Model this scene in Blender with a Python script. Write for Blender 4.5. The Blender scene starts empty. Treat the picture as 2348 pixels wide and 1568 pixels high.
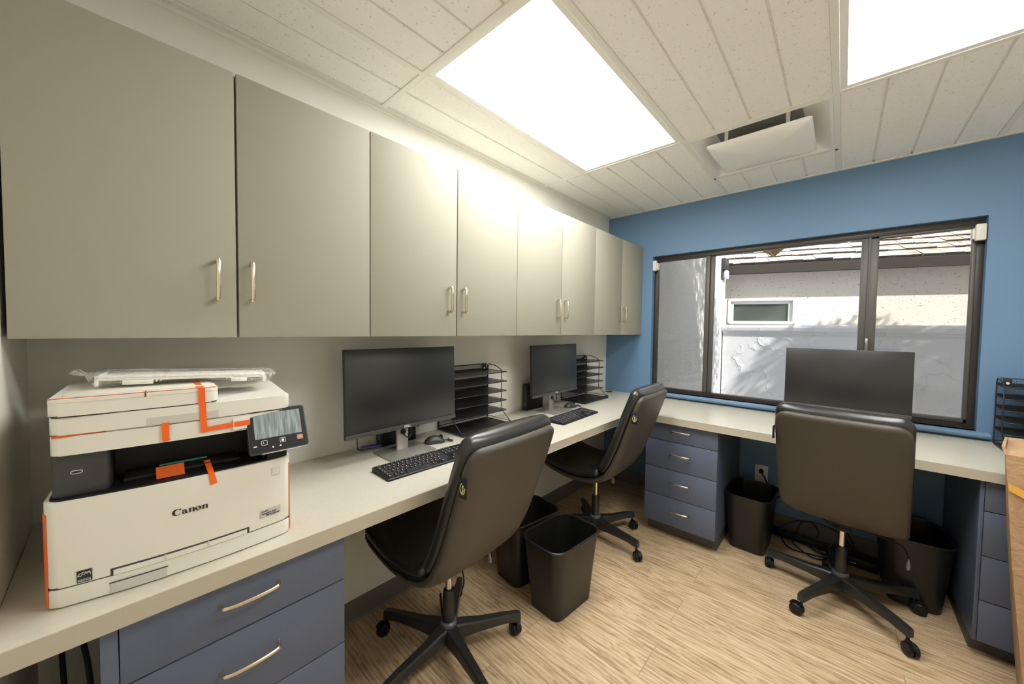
import bpy, bmesh, math, random
from mathutils import Vector, Matrix
random.seed(7)
S = bpy.context.scene
COL = S.collection
PI = math.pi
R = math.radians

# ------------------------------------------------------------------ camera
F_PX, YAW, PITCH, ROLL = 830.53, R(-42.366), R(-2.054), R(0.761)
CAM = Vector((1.6074, -3.0554, 1.3442))
fw = Vector((math.sin(YAW)*math.cos(PITCH), math.cos(YAW)*math.cos(PITCH), math.sin(PITCH)))
rt = Vector((math.cos(YAW), -math.sin(YAW), 0)); up = rt.cross(fw)
r2 = rt*math.cos(ROLL) + up*math.sin(ROLL); u2 = up*math.cos(ROLL) - rt*math.sin(ROLL)
cd = bpy.data.cameras.new('camera'); cam = bpy.data.objects.new('camera', cd); COL.objects.link(cam)
cd.sensor_fit = 'HORIZONTAL'; cd.sensor_width = 36; cd.lens = F_PX/2348*36
cd.clip_start = 0.02; cd.clip_end = 200
cam.matrix_world = Matrix(((r2.x, u2.x, -fw.x, CAM.x), (r2.y, u2.y, -fw.y, CAM.y), (r2.z, u2.z, -fw.z, CAM.z), (0, 0, 0, 1)))
S.camera = cam

# ------------------------------------------------------------------ world, sun, exposure
W = bpy.data.worlds.new('world'); S.world = W; W.use_nodes = True
nt = W.node_tree; bg = nt.nodes['Background']
sky = nt.nodes.new('ShaderNodeTexSky'); sky.sky_type = 'HOSEK_WILKIE'
sky.sun_direction = Vector((0.70, -0.28, 0.66)).normalized(); sky.turbidity = 3.0
mixs = nt.nodes.new('ShaderNodeMixRGB'); mixs.inputs[0].default_value = 0.55
mixs.inputs[2].default_value = (0.9, 0.92, 1.0, 1)
nt.links.new(sky.outputs[0], mixs.inputs[1]); nt.links.new(mixs.outputs[0], bg.inputs[0])
bg.inputs[1].default_value = 1.15
sl = bpy.data.lights.new('sun', 'SUN'); sun = bpy.data.objects.new('sun', sl); COL.objects.link(sun)
sl.energy = 5.0; sl.angle = R(0.6); sl.color = (1, 0.97, 0.92)
sun.location = (8, -3, 9)
sun.rotation_euler = Vector((-0.70, 0.28, -0.66)).to_track_quat('-Z', 'Y').to_euler()
PANEL = 7.5      # radiance of the two ceiling lamp diffusers
S.view_settings.view_transform = 'Standard'; S.view_settings.look = 'None'
S.view_settings.gamma = 1; S.view_settings.use_curve_mapping = False
S.view_settings.exposure = 1.18
S.cycles.max_bounces = 12; S.cycles.diffuse_bounces = 7; S.cycles.transparent_max_bounces = 16

# ------------------------------------------------------------------ materials
def mat(name, col, rough=0.5, metal=0.0, bump=None, emit=0, trans=0, spec=0.5, coat=0, noise=None):
    m = bpy.data.materials.new(name); m.use_nodes = True
    t = m.node_tree; b = t.nodes['Principled BSDF']
    b.inputs['Base Color'].default_value = (*col, 1); b.inputs['Roughness'].default_value = rough
    b.inputs['Metallic'].default_value = metal; b.inputs['Specular IOR Level'].default_value = spec
    b.inputs['Coat Weight'].default_value = coat
    if emit: b.inputs['Emission Color'].default_value = (*col, 1); b.inputs['Emission Strength'].default_value = emit
    if trans: b.inputs['Transmission Weight'].default_value = trans
    tc = t.nodes.new('ShaderNodeTexCoord')
    if noise:     # (scale, darker factor)
        n = t.nodes.new('ShaderNodeTexNoise'); n.inputs['Scale'].default_value = noise[0]; n.inputs['Detail'].default_value = 5
        r = t.nodes.new('ShaderNodeValToRGB'); k = noise[1]
        r.color_ramp.elements[0].position = 0.35; r.color_ramp.elements[1].position = 0.65
        r.color_ramp.elements[0].color = (*[c*k for c in col], 1); r.color_ramp.elements[1].color = (*col, 1)
        t.links.new(tc.outputs['Object'], n.inputs['Vector']); t.links.new(n.outputs['Fac'], r.inputs['Fac']); t.links.new(r.outputs['Color'], b.inputs['Base Color'])
    if bump:      # (scale, strength, distance)
        n = t.nodes.new('ShaderNodeTexNoise'); n.inputs['Scale'].default_value = bump[0]; n.inputs['Detail'].default_value = 4
        bp = t.nodes.new('ShaderNodeBump'); bp.inputs['Strength'].default_value = bump[1]; bp.inputs['Distance'].default_value = bump[2]
        t.links.new(tc.outputs['Object'], n.inputs['Vector']); t.links.new(n.outputs['Fac'], bp.inputs['Height']); t.links.new(bp.outputs['Normal'], b.inputs['Normal'])
    return m

M = {}
M['wall'] = mat('cream_wall_paint', (0.76, 0.745, 0.68), 0.6, bump=(250, 0.12, 0.002))
M['blue'] = mat('blue_wall_paint', (0.135, 0.245, 0.395), 0.5, bump=(220, 0.15, 0.002))
M['sill'] = mat('blue_sill_paint', (0.17, 0.28, 0.42), 0.35)
M['cab'] = mat('greige_laminate', (0.345, 0.332, 0.265), 0.7, spec=0.12, noise=(1.2, 0.97), bump=(400, 0.04, 0.001))
M['cabin'] = mat('cabinet_edge', (0.16, 0.155, 0.14), 0.6)
M['navy'] = mat('slate_blue_laminate', (0.098, 0.120, 0.180), 0.42, bump=(500, 0.05, 0.001))
M['counter'] = mat('counter_laminate', (0.56, 0.53, 0.44), 0.3, noise=(60, 0.96))
M['cedge'] = mat('counter_edge_band', (0.46, 0.42, 0.33), 0.4)
M['base'] = mat('rubber_baseboard', (0.15, 0.14, 0.125), 0.5)
M['toe'] = mat('toe_kick_board', (0.08, 0.075, 0.065), 0.6)
M['brass'] = mat('champagne_metal', (0.74, 0.66, 0.49), 0.25, 1.0)
M['chrome'] = mat('chrome', (0.75, 0.73, 0.7), 0.15, 1.0)
M['whiteP'] = mat('printer_white_plastic', (0.72, 0.70, 0.62), 0.38, bump=(900, 0.03, 0.0005))
M['whiteP2'] = mat('printer_grey_white_and_recess_shade', (0.55, 0.53, 0.48), 0.4)  # darker white for trim, and for shade painted on the grip recesses
M['blackP'] = mat('black_plastic', (0.008, 0.008, 0.009), 0.45, spec=0.3)
M['greyP'] = mat('charcoal_plastic', (0.036, 0.034, 0.035), 0.4)
M['binP'] = mat('black_bin_plastic', (0.011, 0.0105, 0.0095), 0.36, bump=(700, 0.1, 0.0006))
M['seam'] = mat('seam_shadow', (0.05, 0.05, 0.045), 0.8)
M['orange'] = mat('orange_packing_tape', (0.85, 0.13, 0.008), 0.35)
M['orangeD'] = mat('folded_orange_tape', (0.60, 0.10, 0.012), 0.45)
M['ink'] = mat('black_ink', (0.01, 0.01, 0.01), 0.5)
M['whiteI'] = mat('white_ink', (0.8, 0.8, 0.78), 0.5)
M['tealI'] = mat('teal_ink', (0.1, 0.45, 0.42), 0.5)
M['yellowI'] = mat('yellow_green_ink', (0.7, 0.72, 0.05), 0.5)
M['labelS'] = mat('silver_label', (0.50, 0.50, 0.48), 0.35, 0.1)
M['orangeI'] = mat('orange_key_ink', (0.9, 0.25, 0.03), 0.5)
M['screen'] = mat('monitor_screen', (0.018, 0.019, 0.019), 0.34, spec=0.6, bump=(1500, 0.05, 0.0002))
M['bezel'] = mat('monitor_bezel', (0.02, 0.02, 0.021), 0.4)
M['chin'] = mat('monitor_chin', (0.10, 0.095, 0.09), 0.35, 0.5)
M['silver'] = mat('silver_stand', (0.42, 0.40, 0.36), 0.35, 0.6)
M['leather'] = mat('black_leather', (0.022, 0.021, 0.019), 0.27, bump=(320, 0.25, 0.001), spec=0.6)
M['leatherB'] = mat('matte_back_leather', (0.058, 0.049, 0.036), 0.5, bump=(320, 0.2, 0.001))
M['basePl'] = mat('chair_base_nylon', (0.022, 0.023, 0.022), 0.35)
M['tagM'] = mat('navy_fabric_tag', (0.008, 0.012, 0.03), 0.8)
M['wire'] = mat('black_coated_wire', (0.012, 0.012, 0.012), 0.4)
M['bronze'] = mat('dark_bronze_aluminium', (0.045, 0.038, 0.032), 0.42, 0.3)
M['meetM'] = mat('weathered_bronze_stile', (0.10, 0.095, 0.085), 0.45, 0.3)
M['sensor'] = mat('ivory_sensor_plastic', (0.75, 0.73, 0.66), 0.4)
M['outlet'] = mat('grey_outlet_plastic', (0.75, 0.73, 0.70), 0.4)
M['cord'] = mat('black_cord', (0.01, 0.01, 0.011), 0.45)
M['blueC'] = mat('violet_cord', (0.10, 0.09, 0.42), 0.45)
M['ventM'] = mat('white_vent_enamel', (0.88, 0.87, 0.84), 0.25)
M['ventD'] = mat('vent_duct', (0.30, 0.29, 0.27), 0.6)
M['grid'] = mat('ceiling_grid_enamel', (0.82, 0.81, 0.76), 0.4)
M['gland'] = mat('grommet_black', (0.02, 0.018, 0.015), 0.5)
M['pack'] = mat('brown_packing_tape', (0.62, 0.33, 0.05), 0.22)
M['collar'] = mat('dark_grey_collar', (0.10, 0.10, 0.105), 0.4)
M['lever'] = mat('grey_lever_tip', (0.22, 0.22, 0.22), 0.35)
M['led'] = mat('green_led', (0.2, 0.9, 0.2), 0.5, emit=1.5)
M['trayP'] = mat('white_tray_plastic', (0.86, 0.85, 0.79), 0.35)
M['leaf'] = mat('green_leaf', (0.10, 0.28, 0.05), 0.5, noise=(3, 0.6))
M['bark'] = mat('bark', (0.12, 0.09, 0.06), 0.9, bump=(30, 0.8, 0.02))
M['straw'] = mat('dry_straw', (0.45, 0.28, 0.12), 0.8)
M['gutter'] = mat('brown_gutter', (0.055, 0.043, 0.036), 0.5)
M['vinyl'] = mat('white_vinyl_window', (0.75, 0.75, 0.74), 0.4)
M['hglass'] = mat('dark_window_glass', (0.06, 0.075, 0.06), 0.12, noise=(2.5, 0.6))
M['lampM'] = mat('outdoor_lamp_black', (0.02, 0.02, 0.02), 0.5)
M['lampW'] = mat('outdoor_lamp_shade', (0.6, 0.6, 0.6), 0.4)
M['amber'] = mat('amber_wood', (0.50, 0.27, 0.07), 0.5, noise=(12, 0.6))
M['amberL'] = mat('light_amber_edge', (0.75, 0.52, 0.22), 0.5)
M['ground'] = mat('concrete_yard', (0.35, 0.34, 0.32), 0.9, noise=(3, 0.8), bump=(60, 0.4, 0.005))
M['diff'] = mat('lamp_diffuser', (0.985, 0.985, 0.97), 0.5, emit=PANEL)

def nodes_of(name):
    m = bpy.data.materials.new(name); m.use_nodes = True
    return m, m.node_tree, m.node_tree.nodes['Principled BSDF']

def N(t, kind, **kw):
    n = t.nodes.new(kind)
    for k, v in kw.items():
        if k.startswith('i_'): n.inputs[k[2:].replace('_', ' ')].default_value = v
        else: setattr(n, k, v)
    return n

def ramp(t, stops):
    r = t.nodes.new('ShaderNodeValToRGB'); e = r.color_ramp.elements
    while len(e) < len(stops): e.new(0.5)
    for i, (p, c) in enumerate(stops): e[i].position = p; e[i].color = (*c, 1)
    return r

def floor_mat():
    m, t, b = nodes_of('oak_vinyl_plank'); L = t.links.new
    tc = N(t, 'ShaderNodeTexCoord')
    br = N(t, 'ShaderNodeTexBrick', offset=0.37, squash=1.0)
    br.inputs['Color1'].default_value = (0.25, 0.25, 0.25, 1); br.inputs['Color2'].default_value = (0.75, 0.75, 0.75, 1); br.inputs['Mortar'].default_value = (0.0, 0.0, 0.0, 1)
    br.inputs['Scale'].default_value = 1.0; br.inputs['Mortar Size'].default_value = 0.0012; br.inputs['Mortar Smooth'].default_value = 0.3
    br.inputs['Brick Width'].default_value = 1.22; br.inputs['Row Height'].default_value = 0.18
    mp0 = N(t, 'ShaderNodeMapping'); mp0.inputs['Location'].default_value = (0.157, 0.086, 0)
    L(tc.outputs['Object'], mp0.inputs[0]); L(mp0.outputs[0], br.inputs['Vector'])
    # offset the grain per plank
    sx = N(t, 'ShaderNodeVectorMath', operation='MULTIPLY_ADD'); sx.inputs[1].default_value = (9, 3, 5)
    L(br.outputs['Color'], sx.inputs[0]); L(tc.outputs['Object'], sx.inputs[2])
    mp = N(t, 'ShaderNodeMapping'); mp.inputs['Scale'].default_value = (1.5, 10, 1); L(sx.outputs[0], mp.inputs[0])
    n1 = N(t, 'ShaderNodeTexNoise'); n1.inputs['Scale'].default_value = 2.2; n1.inputs['Detail'].default_value = 8; n1.inputs['Roughness'].default_value = 0.62; n1.inputs['Distortion'].default_value = 2.6
    L(mp.outputs[0], n1.inputs['Vector'])
    mp2 = N(t, 'ShaderNodeMapping'); mp2.inputs['Scale'].default_value = (1.1, 7.5, 1); L(sx.outputs[0], mp2.inputs[0])
    wv = N(t, 'ShaderNodeTexWave', wave_type='BANDS', bands_direction='Y', wave_profile='SAW'); wv.inputs['Scale'].default_value = 2.2; wv.inputs['Distortion'].default_value = 9; wv.inputs['Detail'].default_value = 3; wv.inputs['Detail Scale'].default_value = 0.9
    L(mp2.outputs[0], wv.inputs['Vector'])
    mp3 = N(t, 'ShaderNodeMapping'); mp3.inputs['Scale'].default_value = (5, 120, 1); L(sx.outputs[0], mp3.inputs[0])
    n3 = N(t, 'ShaderNodeTexNoise'); n3.inputs['Scale'].default_value = 3; n3.inputs['Detail'].default_value = 3; L(mp3.outputs[0], n3.inputs['Vector'])
    a1 = N(t, 'ShaderNodeMath', operation='MULTIPLY_ADD'); a1.inputs[1].default_value = 0.22; L(wv.outputs['Fac'], a1.inputs[0]); L(n1.outputs['Fac'], a1.inputs[2])
    a2 = N(t, 'ShaderNodeMath', operation='MULTIPLY_ADD'); a2.inputs[1].default_value = 0.22; L(n3.outputs['Fac'], a2.inputs[0]); L(a1.outputs[0], a2.inputs[2])
    cr = ramp(t, [(0.47, (0.27, 0.175, 0.092)), (0.62, (0.44, 0.305, 0.170)), (0.76, (0.60, 0.445, 0.270)), (0.92, (0.70, 0.55, 0.37))])
    L(a2.outputs[0], cr.inputs[0])
    pv = N(t, 'ShaderNodeMixRGB', blend_type='MULTIPLY'); pv.inputs[0].default_value = 0.10
    L(cr.outputs[0], pv.inputs[1]); L(br.outputs['Color'], pv.inputs[2])
    mo = N(t, 'ShaderNodeMixRGB'); mo.inputs[2].default_value = (0.26, 0.18, 0.10, 1); L(br.outputs['Fac'], mo.inputs[0]); L(pv.outputs[0], mo.inputs[1])
    L(mo.outputs[0], b.inputs['Base Color']); b.inputs['Roughness'].default_value = 0.42
    bp = N(t, 'ShaderNodeBump'); bp.inputs['Strength'].default_value = 0.25; bp.inputs['Distance'].default_value = 0.001
    L(a2.outputs[0], bp.inputs['Height']); L(bp.outputs[0], b.inputs['Normal'])
    return m
M['floor'] = floor_mat()

def tile_mat():
    m, t, b = nodes_of('fissured_ceiling_tile'); L = t.links.new
    tc = N(t, 'ShaderNodeTexCoord')
    n = N(t, 'ShaderNodeTexNoise'); n.inputs['Scale'].default_value = 110; n.inputs['Detail'].default_value = 3; n.inputs['Distortion'].default_value = 1.5
    v = N(t, 'ShaderNodeTexNoise'); v.inputs['Scale'].default_value = 105; v.inputs['Detail'].default_value = 2
    L(tc.outputs['Object'], n.inputs[0]); L(tc.outputs['Object'], v.inputs[0])
    r = ramp(t, [(0.29, (0.66, 0.63, 0.57)), (0.34, (0.90, 0.89, 0.86))]); L(v.outputs['Fac'], r.inputs[0])
    L(r.outputs[0], b.inputs['Base Color']); b.inputs['Roughness'].default_value = 0.9
    bp = N(t, 'ShaderNodeBump'); bp.inputs['Strength'].default_value = 0.45; bp.inputs['Distance'].default_value = 0.003
    L(n.outputs['Fac'], bp.inputs['Height']); L(bp.outputs[0], b.inputs['Normal'])
    return m
M['tile'] = tile_mat()

def stucco(name, col, fine=90, fd=0.006, ridges=0, specks=0):
    m, t, b = nodes_of(name); L = t.links.new
    tc = N(t, 'ShaderNodeTexCoord'); b.inputs['Roughness'].default_value = 0.9; b.inputs['Base Color'].default_value = (*col, 1)
    n = N(t, 'ShaderNodeTexNoise'); n.inputs['Scale'].default_value = fine; n.inputs['Detail'].default_value = 5; L(tc.outputs['Object'], n.inputs[0])
    bp = N(t, 'ShaderNodeBump'); bp.inputs['Strength'].default_value = 0.7; bp.inputs['Distance'].default_value = fd; L(n.outputs['Fac'], bp.inputs['Height'])
    if ridges:
        d = N(t, 'ShaderNodeTexNoise'); d.inputs['Scale'].default_value = 2.6; d.inputs['Detail'].default_value = 4; L(tc.outputs['Object'], d.inputs[0])
        mx = N(t, 'ShaderNodeVectorMath', operation='MULTIPLY_ADD'); mx.inputs[1].default_value = (0.75, 0.75, 0.75); L(d.outputs['Color'], mx.inputs[0]); L(tc.outputs['Object'], mx.inputs[2])
        v = N(t, 'ShaderNodeTexVoronoi', feature='DISTANCE_TO_EDGE'); v.inputs['Scale'].default_value = 2.3; L(mx.outputs[0], v.inputs['Vector'])
        r = ramp(t, [(0.0, (1, 1, 1)), (0.05, (0.35, 0.35, 0.35)), (0.16, (0, 0, 0))]); L(v.outputs['Distance'], r.inputs[0])
        gate = N(t, 'ShaderNodeTexNoise'); gate.inputs['Scale'].default_value = 3.1; L(tc.outputs['Object'], gate.inputs[0])
        gr = ramp(t, [(0.46, (0, 0, 0)), (0.60, (1, 1, 1))]); L(gate.outputs['Fac'], gr.inputs[0])
        mu = N(t, 'ShaderNodeMath', operation='MULTIPLY'); L(r.outputs[0], mu.inputs[0]); L(gr.outputs[0], mu.inputs[1])
        b2 = N(t, 'ShaderNodeBump'); b2.inputs['Strength'].default_value = 0.8; b2.inputs['Distance'].default_value = 0.011
        L(mu.outputs[0], b2.inputs['Height']); L(bp.outputs[0], b2.inputs['Normal']); L(b2.outputs[0], b.inputs['Normal'])
    else: L(bp.outputs[0], b.inputs['Normal'])
    if specks:
        s = N(t, 'ShaderNodeTexNoise'); s.inputs['Scale'].default_value = 58; s.inputs['Detail'].default_value = 2; L(tc.outputs['Object'], s.inputs[0])
        sr = ramp(t, [(0.30, (0.16, 0.11, 0.08)), (0.335, col)]); L(s.outputs['Fac'], sr.inputs[0])
        L(sr.outputs[0], b.inputs['Base Color'])
    return m
M['stG'] = stucco('grey_garden_stucco', (0.50, 0.50, 0.52), fd=0.004, ridges=1)
M['stW'] = stucco('rough_white_stucco', (0.62, 0.61, 0.59), fine=30, fd=0.03)
M['stH'] = stucco('speckled_house_stucco', (0.66, 0.61, 0.54), specks=1)

def shingle_mat():
    m, t, b = nodes_of('weathered_shake'); L = t.links.new
    g = N(t, 'ShaderNodeTexCoord')
    n = N(t, 'ShaderNodeTexNoise'); n.inputs['Scale'].default_value = 9; n.inputs['Detail'].default_value = 6; L(g.outputs['Object'], n.inputs[0])
    r = ramp(t, [(0.3, (0.30, 0.25, 0.20)), (0.65, (0.62, 0.56, 0.50))]); L(n.outputs['Fac'], r.inputs[0]); L(r.outputs[0], b.inputs['Base Color'])
    b.inputs['Roughness'].default_value = 0.9
    return m
M['shake'] = shingle_mat(); M['endgrain_shade'] = mat('end_grain_with_row_shade', (0.06, 0.048, 0.04), 0.95)  # end grain darkened to paint the shadow lines between shake rows

def cardboard():
    m, t, b = nodes_of('cardboard'); L = t.links.new
    g = N(t, 'ShaderNodeTexCoord')
    n = N(t, 'ShaderNodeTexNoise'); n.inputs['Scale'].default_value = 26; n.inputs['Detail'].default_value = 6; n.inputs['Distortion'].default_value = 0.6; L(g.outputs['Object'], n.inputs[0])
    r = ramp(t, [(0.3, (0.36, 0.215, 0.11)), (0.7, (0.43, 0.275, 0.15))]); L(n.outputs['Fac'], r.inputs[0]); L(r.outputs[0], b.inputs['Base Color'])
    bp = N(t, 'ShaderNodeBump'); bp.inputs['Strength'].default_value = 0.5; bp.inputs['Distance'].default_value = 0.01; L(n.outputs['Fac'], bp.inputs['Height']); L(bp.outputs[0], b.inputs['Normal'])
    b.inputs['Roughness'].default_value = 0.7
    return m
M['card'] = cardboard()

def film(name, scale, base, cr, ior=1.45):       # thin clear film or pane: mostly see-through, with gloss
    m = bpy.data.materials.new(name); m.use_nodes = True; t = m.node_tree; L = t.links.new
    t.nodes.remove(t.nodes['Principled BSDF']); out = t.nodes['Material Output']
    tr = N(t, 'ShaderNodeBsdfTransparent'); gl = N(t, 'ShaderNodeBsdfGlossy'); gl.inputs['Roughness'].default_value = 0.12 if scale else 0.02
    fr = N(t, 'ShaderNodeFresnel'); fr.inputs['IOR'].default_value = ior
    ad = N(t, 'ShaderNodeMath', operation='MULTIPLY_ADD'); ad.inputs[1].default_value = 1.0; ad.inputs[2].default_value = base; ad.use_clamp = True
    mx = N(t, 'ShaderNodeMixShader'); tr.inputs[0].default_value = (*cr, 1)
    L(fr.outputs[0], ad.inputs[0]); L(ad.outputs[0], mx.inputs[0]); L(tr.outputs[0], mx.inputs[1]); L(gl.outputs[0], mx.inputs[2]); L(mx.outputs[0], out.inputs[0])
    if scale:
        tc = N(t, 'ShaderNodeTexCoord'); n = N(t, 'ShaderNodeTexNoise'); n.inputs['Scale'].default_value = scale; n.inputs['Detail'].default_value = 4; n.inputs['Distortion'].default_value = 2
        bp = N(t, 'ShaderNodeBump'); bp.inputs['Strength'].default_value = 0.9; bp.inputs['Distance'].default_value = 0.02
        L(tc.outputs['Object'], n.inputs[0]); L(n.outputs['Fac'], bp.inputs['Height']); L(bp.outputs[0], gl.inputs['Normal']); L(bp.outputs[0], fr.inputs['Normal'])
    return m
M['glass'] = film('window_glass', 0, 0.0, (0.97, 0.98, 0.98))
M['screenM'] = film('insect_screen_mesh', 0, 0.0, (0.72, 0.71, 0.68))
def bagmat():
    m = bpy.data.materials.new('clear_plastic_bag'); m.use_nodes = True; t = m.node_tree; L = t.links.new
    t.nodes.remove(t.nodes['Principled BSDF']); out = t.nodes['Material Output']
    tr = N(t, 'ShaderNodeBsdfTransparent'); gl = N(t, 'ShaderNodeBsdfGlossy'); gl.inputs['Roughness'].default_value = 0.15; df = N(t, 'ShaderNodeBsdfDiffuse'); df.inputs[0].default_value = (0.85, 0.85, 0.83, 1)
    tc = N(t, 'ShaderNodeTexCoord'); n = N(t, 'ShaderNodeTexNoise'); n.inputs['Scale'].default_value = 30; n.inputs['Detail'].default_value = 4; n.inputs['Distortion'].default_value = 2
    bp = N(t, 'ShaderNodeBump'); bp.inputs['Strength'].default_value = 0.6; bp.inputs['Distance'].default_value = 0.01
    L(tc.outputs['Object'], n.inputs[0]); L(n.outputs['Fac'], bp.inputs['Height']); L(bp.outputs[0], gl.inputs['Normal'])
    r = ramp(t, [(0.45, (0.04, 0.04, 0.04)), (0.66, (0.30, 0.30, 0.30))]); L(n.outputs['Fac'], r.inputs[0])
    m1 = N(t, 'ShaderNodeMixShader'); L(r.outputs[0], m1.inputs[0]); L(tr.outputs[0], m1.inputs[1]); L(df.outputs[0], m1.inputs[2])
    m2 = N(t, 'ShaderNodeMixShader'); m2.inputs[0].default_value = 0.07; L(m1.outputs[0], m2.inputs[1]); L(gl.outputs[0], m2.inputs[2]); L(m2.outputs[0], out.inputs[0])
    return m
M['bag'] = bagmat()

def panel_screen():     # scratched protective film on a dark display
    m, t, b = nodes_of('filmed_touch_screen'); L = t.links.new
    g = N(t, 'ShaderNodeTexCoord'); mp = N(t, 'ShaderNodeMapping'); mp.inputs['Scale'].default_value = (130, 10, 9); L(g.outputs['Object'], mp.inputs[0])
    n = N(t, 'ShaderNodeTexNoise'); n.inputs['Scale'].default_value = 1.6; n.inputs['Detail'].default_value = 4; n.inputs['Distortion'].default_value = 0.6; L(mp.outputs[0], n.inputs[0])
    r = ramp(t, [(0.35, (0.10, 0.13, 0.14)), (0.7, (0.30, 0.35, 0.37))]); L(n.outputs['Fac'], r.inputs[0]); L(r.outputs[0], b.inputs['Base Color']); b.inputs['Roughness'].default_value = 0.4
    return m
M['pscreen'] = panel_screen()

def rackmesh(nm='perforated_black_mesh', th=0.16):         # perforated steel sheet
    m = bpy.data.materials.new(nm); m.use_nodes = True; t = m.node_tree; L = t.links.new
    b = t.nodes['Principled BSDF']; b.inputs['Base Color'].default_value = (0.015, 0.015, 0.015, 1); b.inputs['Roughness'].default_value = 0.5
    out = t.nodes['Material Output']; tr = N(t, 'ShaderNodeBsdfTransparent'); mx = N(t, 'ShaderNodeMixShader')
    g = N(t, 'ShaderNodeTexCoord'); sp = N(t, 'ShaderNodeSeparateXYZ'); L(g.outputs['Object'], sp.inputs[0])
    ad = N(t, 'ShaderNodeMath', operation='ADD'); L(sp.outputs[1], ad.inputs[0]); L(sp.outputs[2], ad.inputs[1])
    res = []
    for src in (sp.outputs[0], ad.outputs[0]):
        f1 = N(t, 'ShaderNodeMath', operation='MULTIPLY'); f1.inputs[1].default_value = 240; L(src, f1.inputs[0])
        f2 = N(t, 'ShaderNodeMath', operation='FRACT'); L(f1.outputs[0], f2.inputs[0])
        f3 = N(t, 'ShaderNodeMath', operation='LESS_THAN'); f3.inputs[1].default_value = th; L(f2.outputs[0], f3.inputs[0]); res.append(f3)
    c = N(t, 'ShaderNodeMath', operation='MAXIMUM'); L(res[0].outputs[0], c.inputs[0]); L(res[1].outputs[0], c.inputs[1])
    L(c.outputs[0], mx.inputs[0]); L(tr.outputs[0], mx.inputs[1]); L(b.outputs[0], mx.inputs[2]); L(mx.outputs[0], out.inputs[0])
    return m
M['mesh'] = rackmesh(); M['mesh2'] = rackmesh('dense_black_mesh', 0.36)

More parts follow.
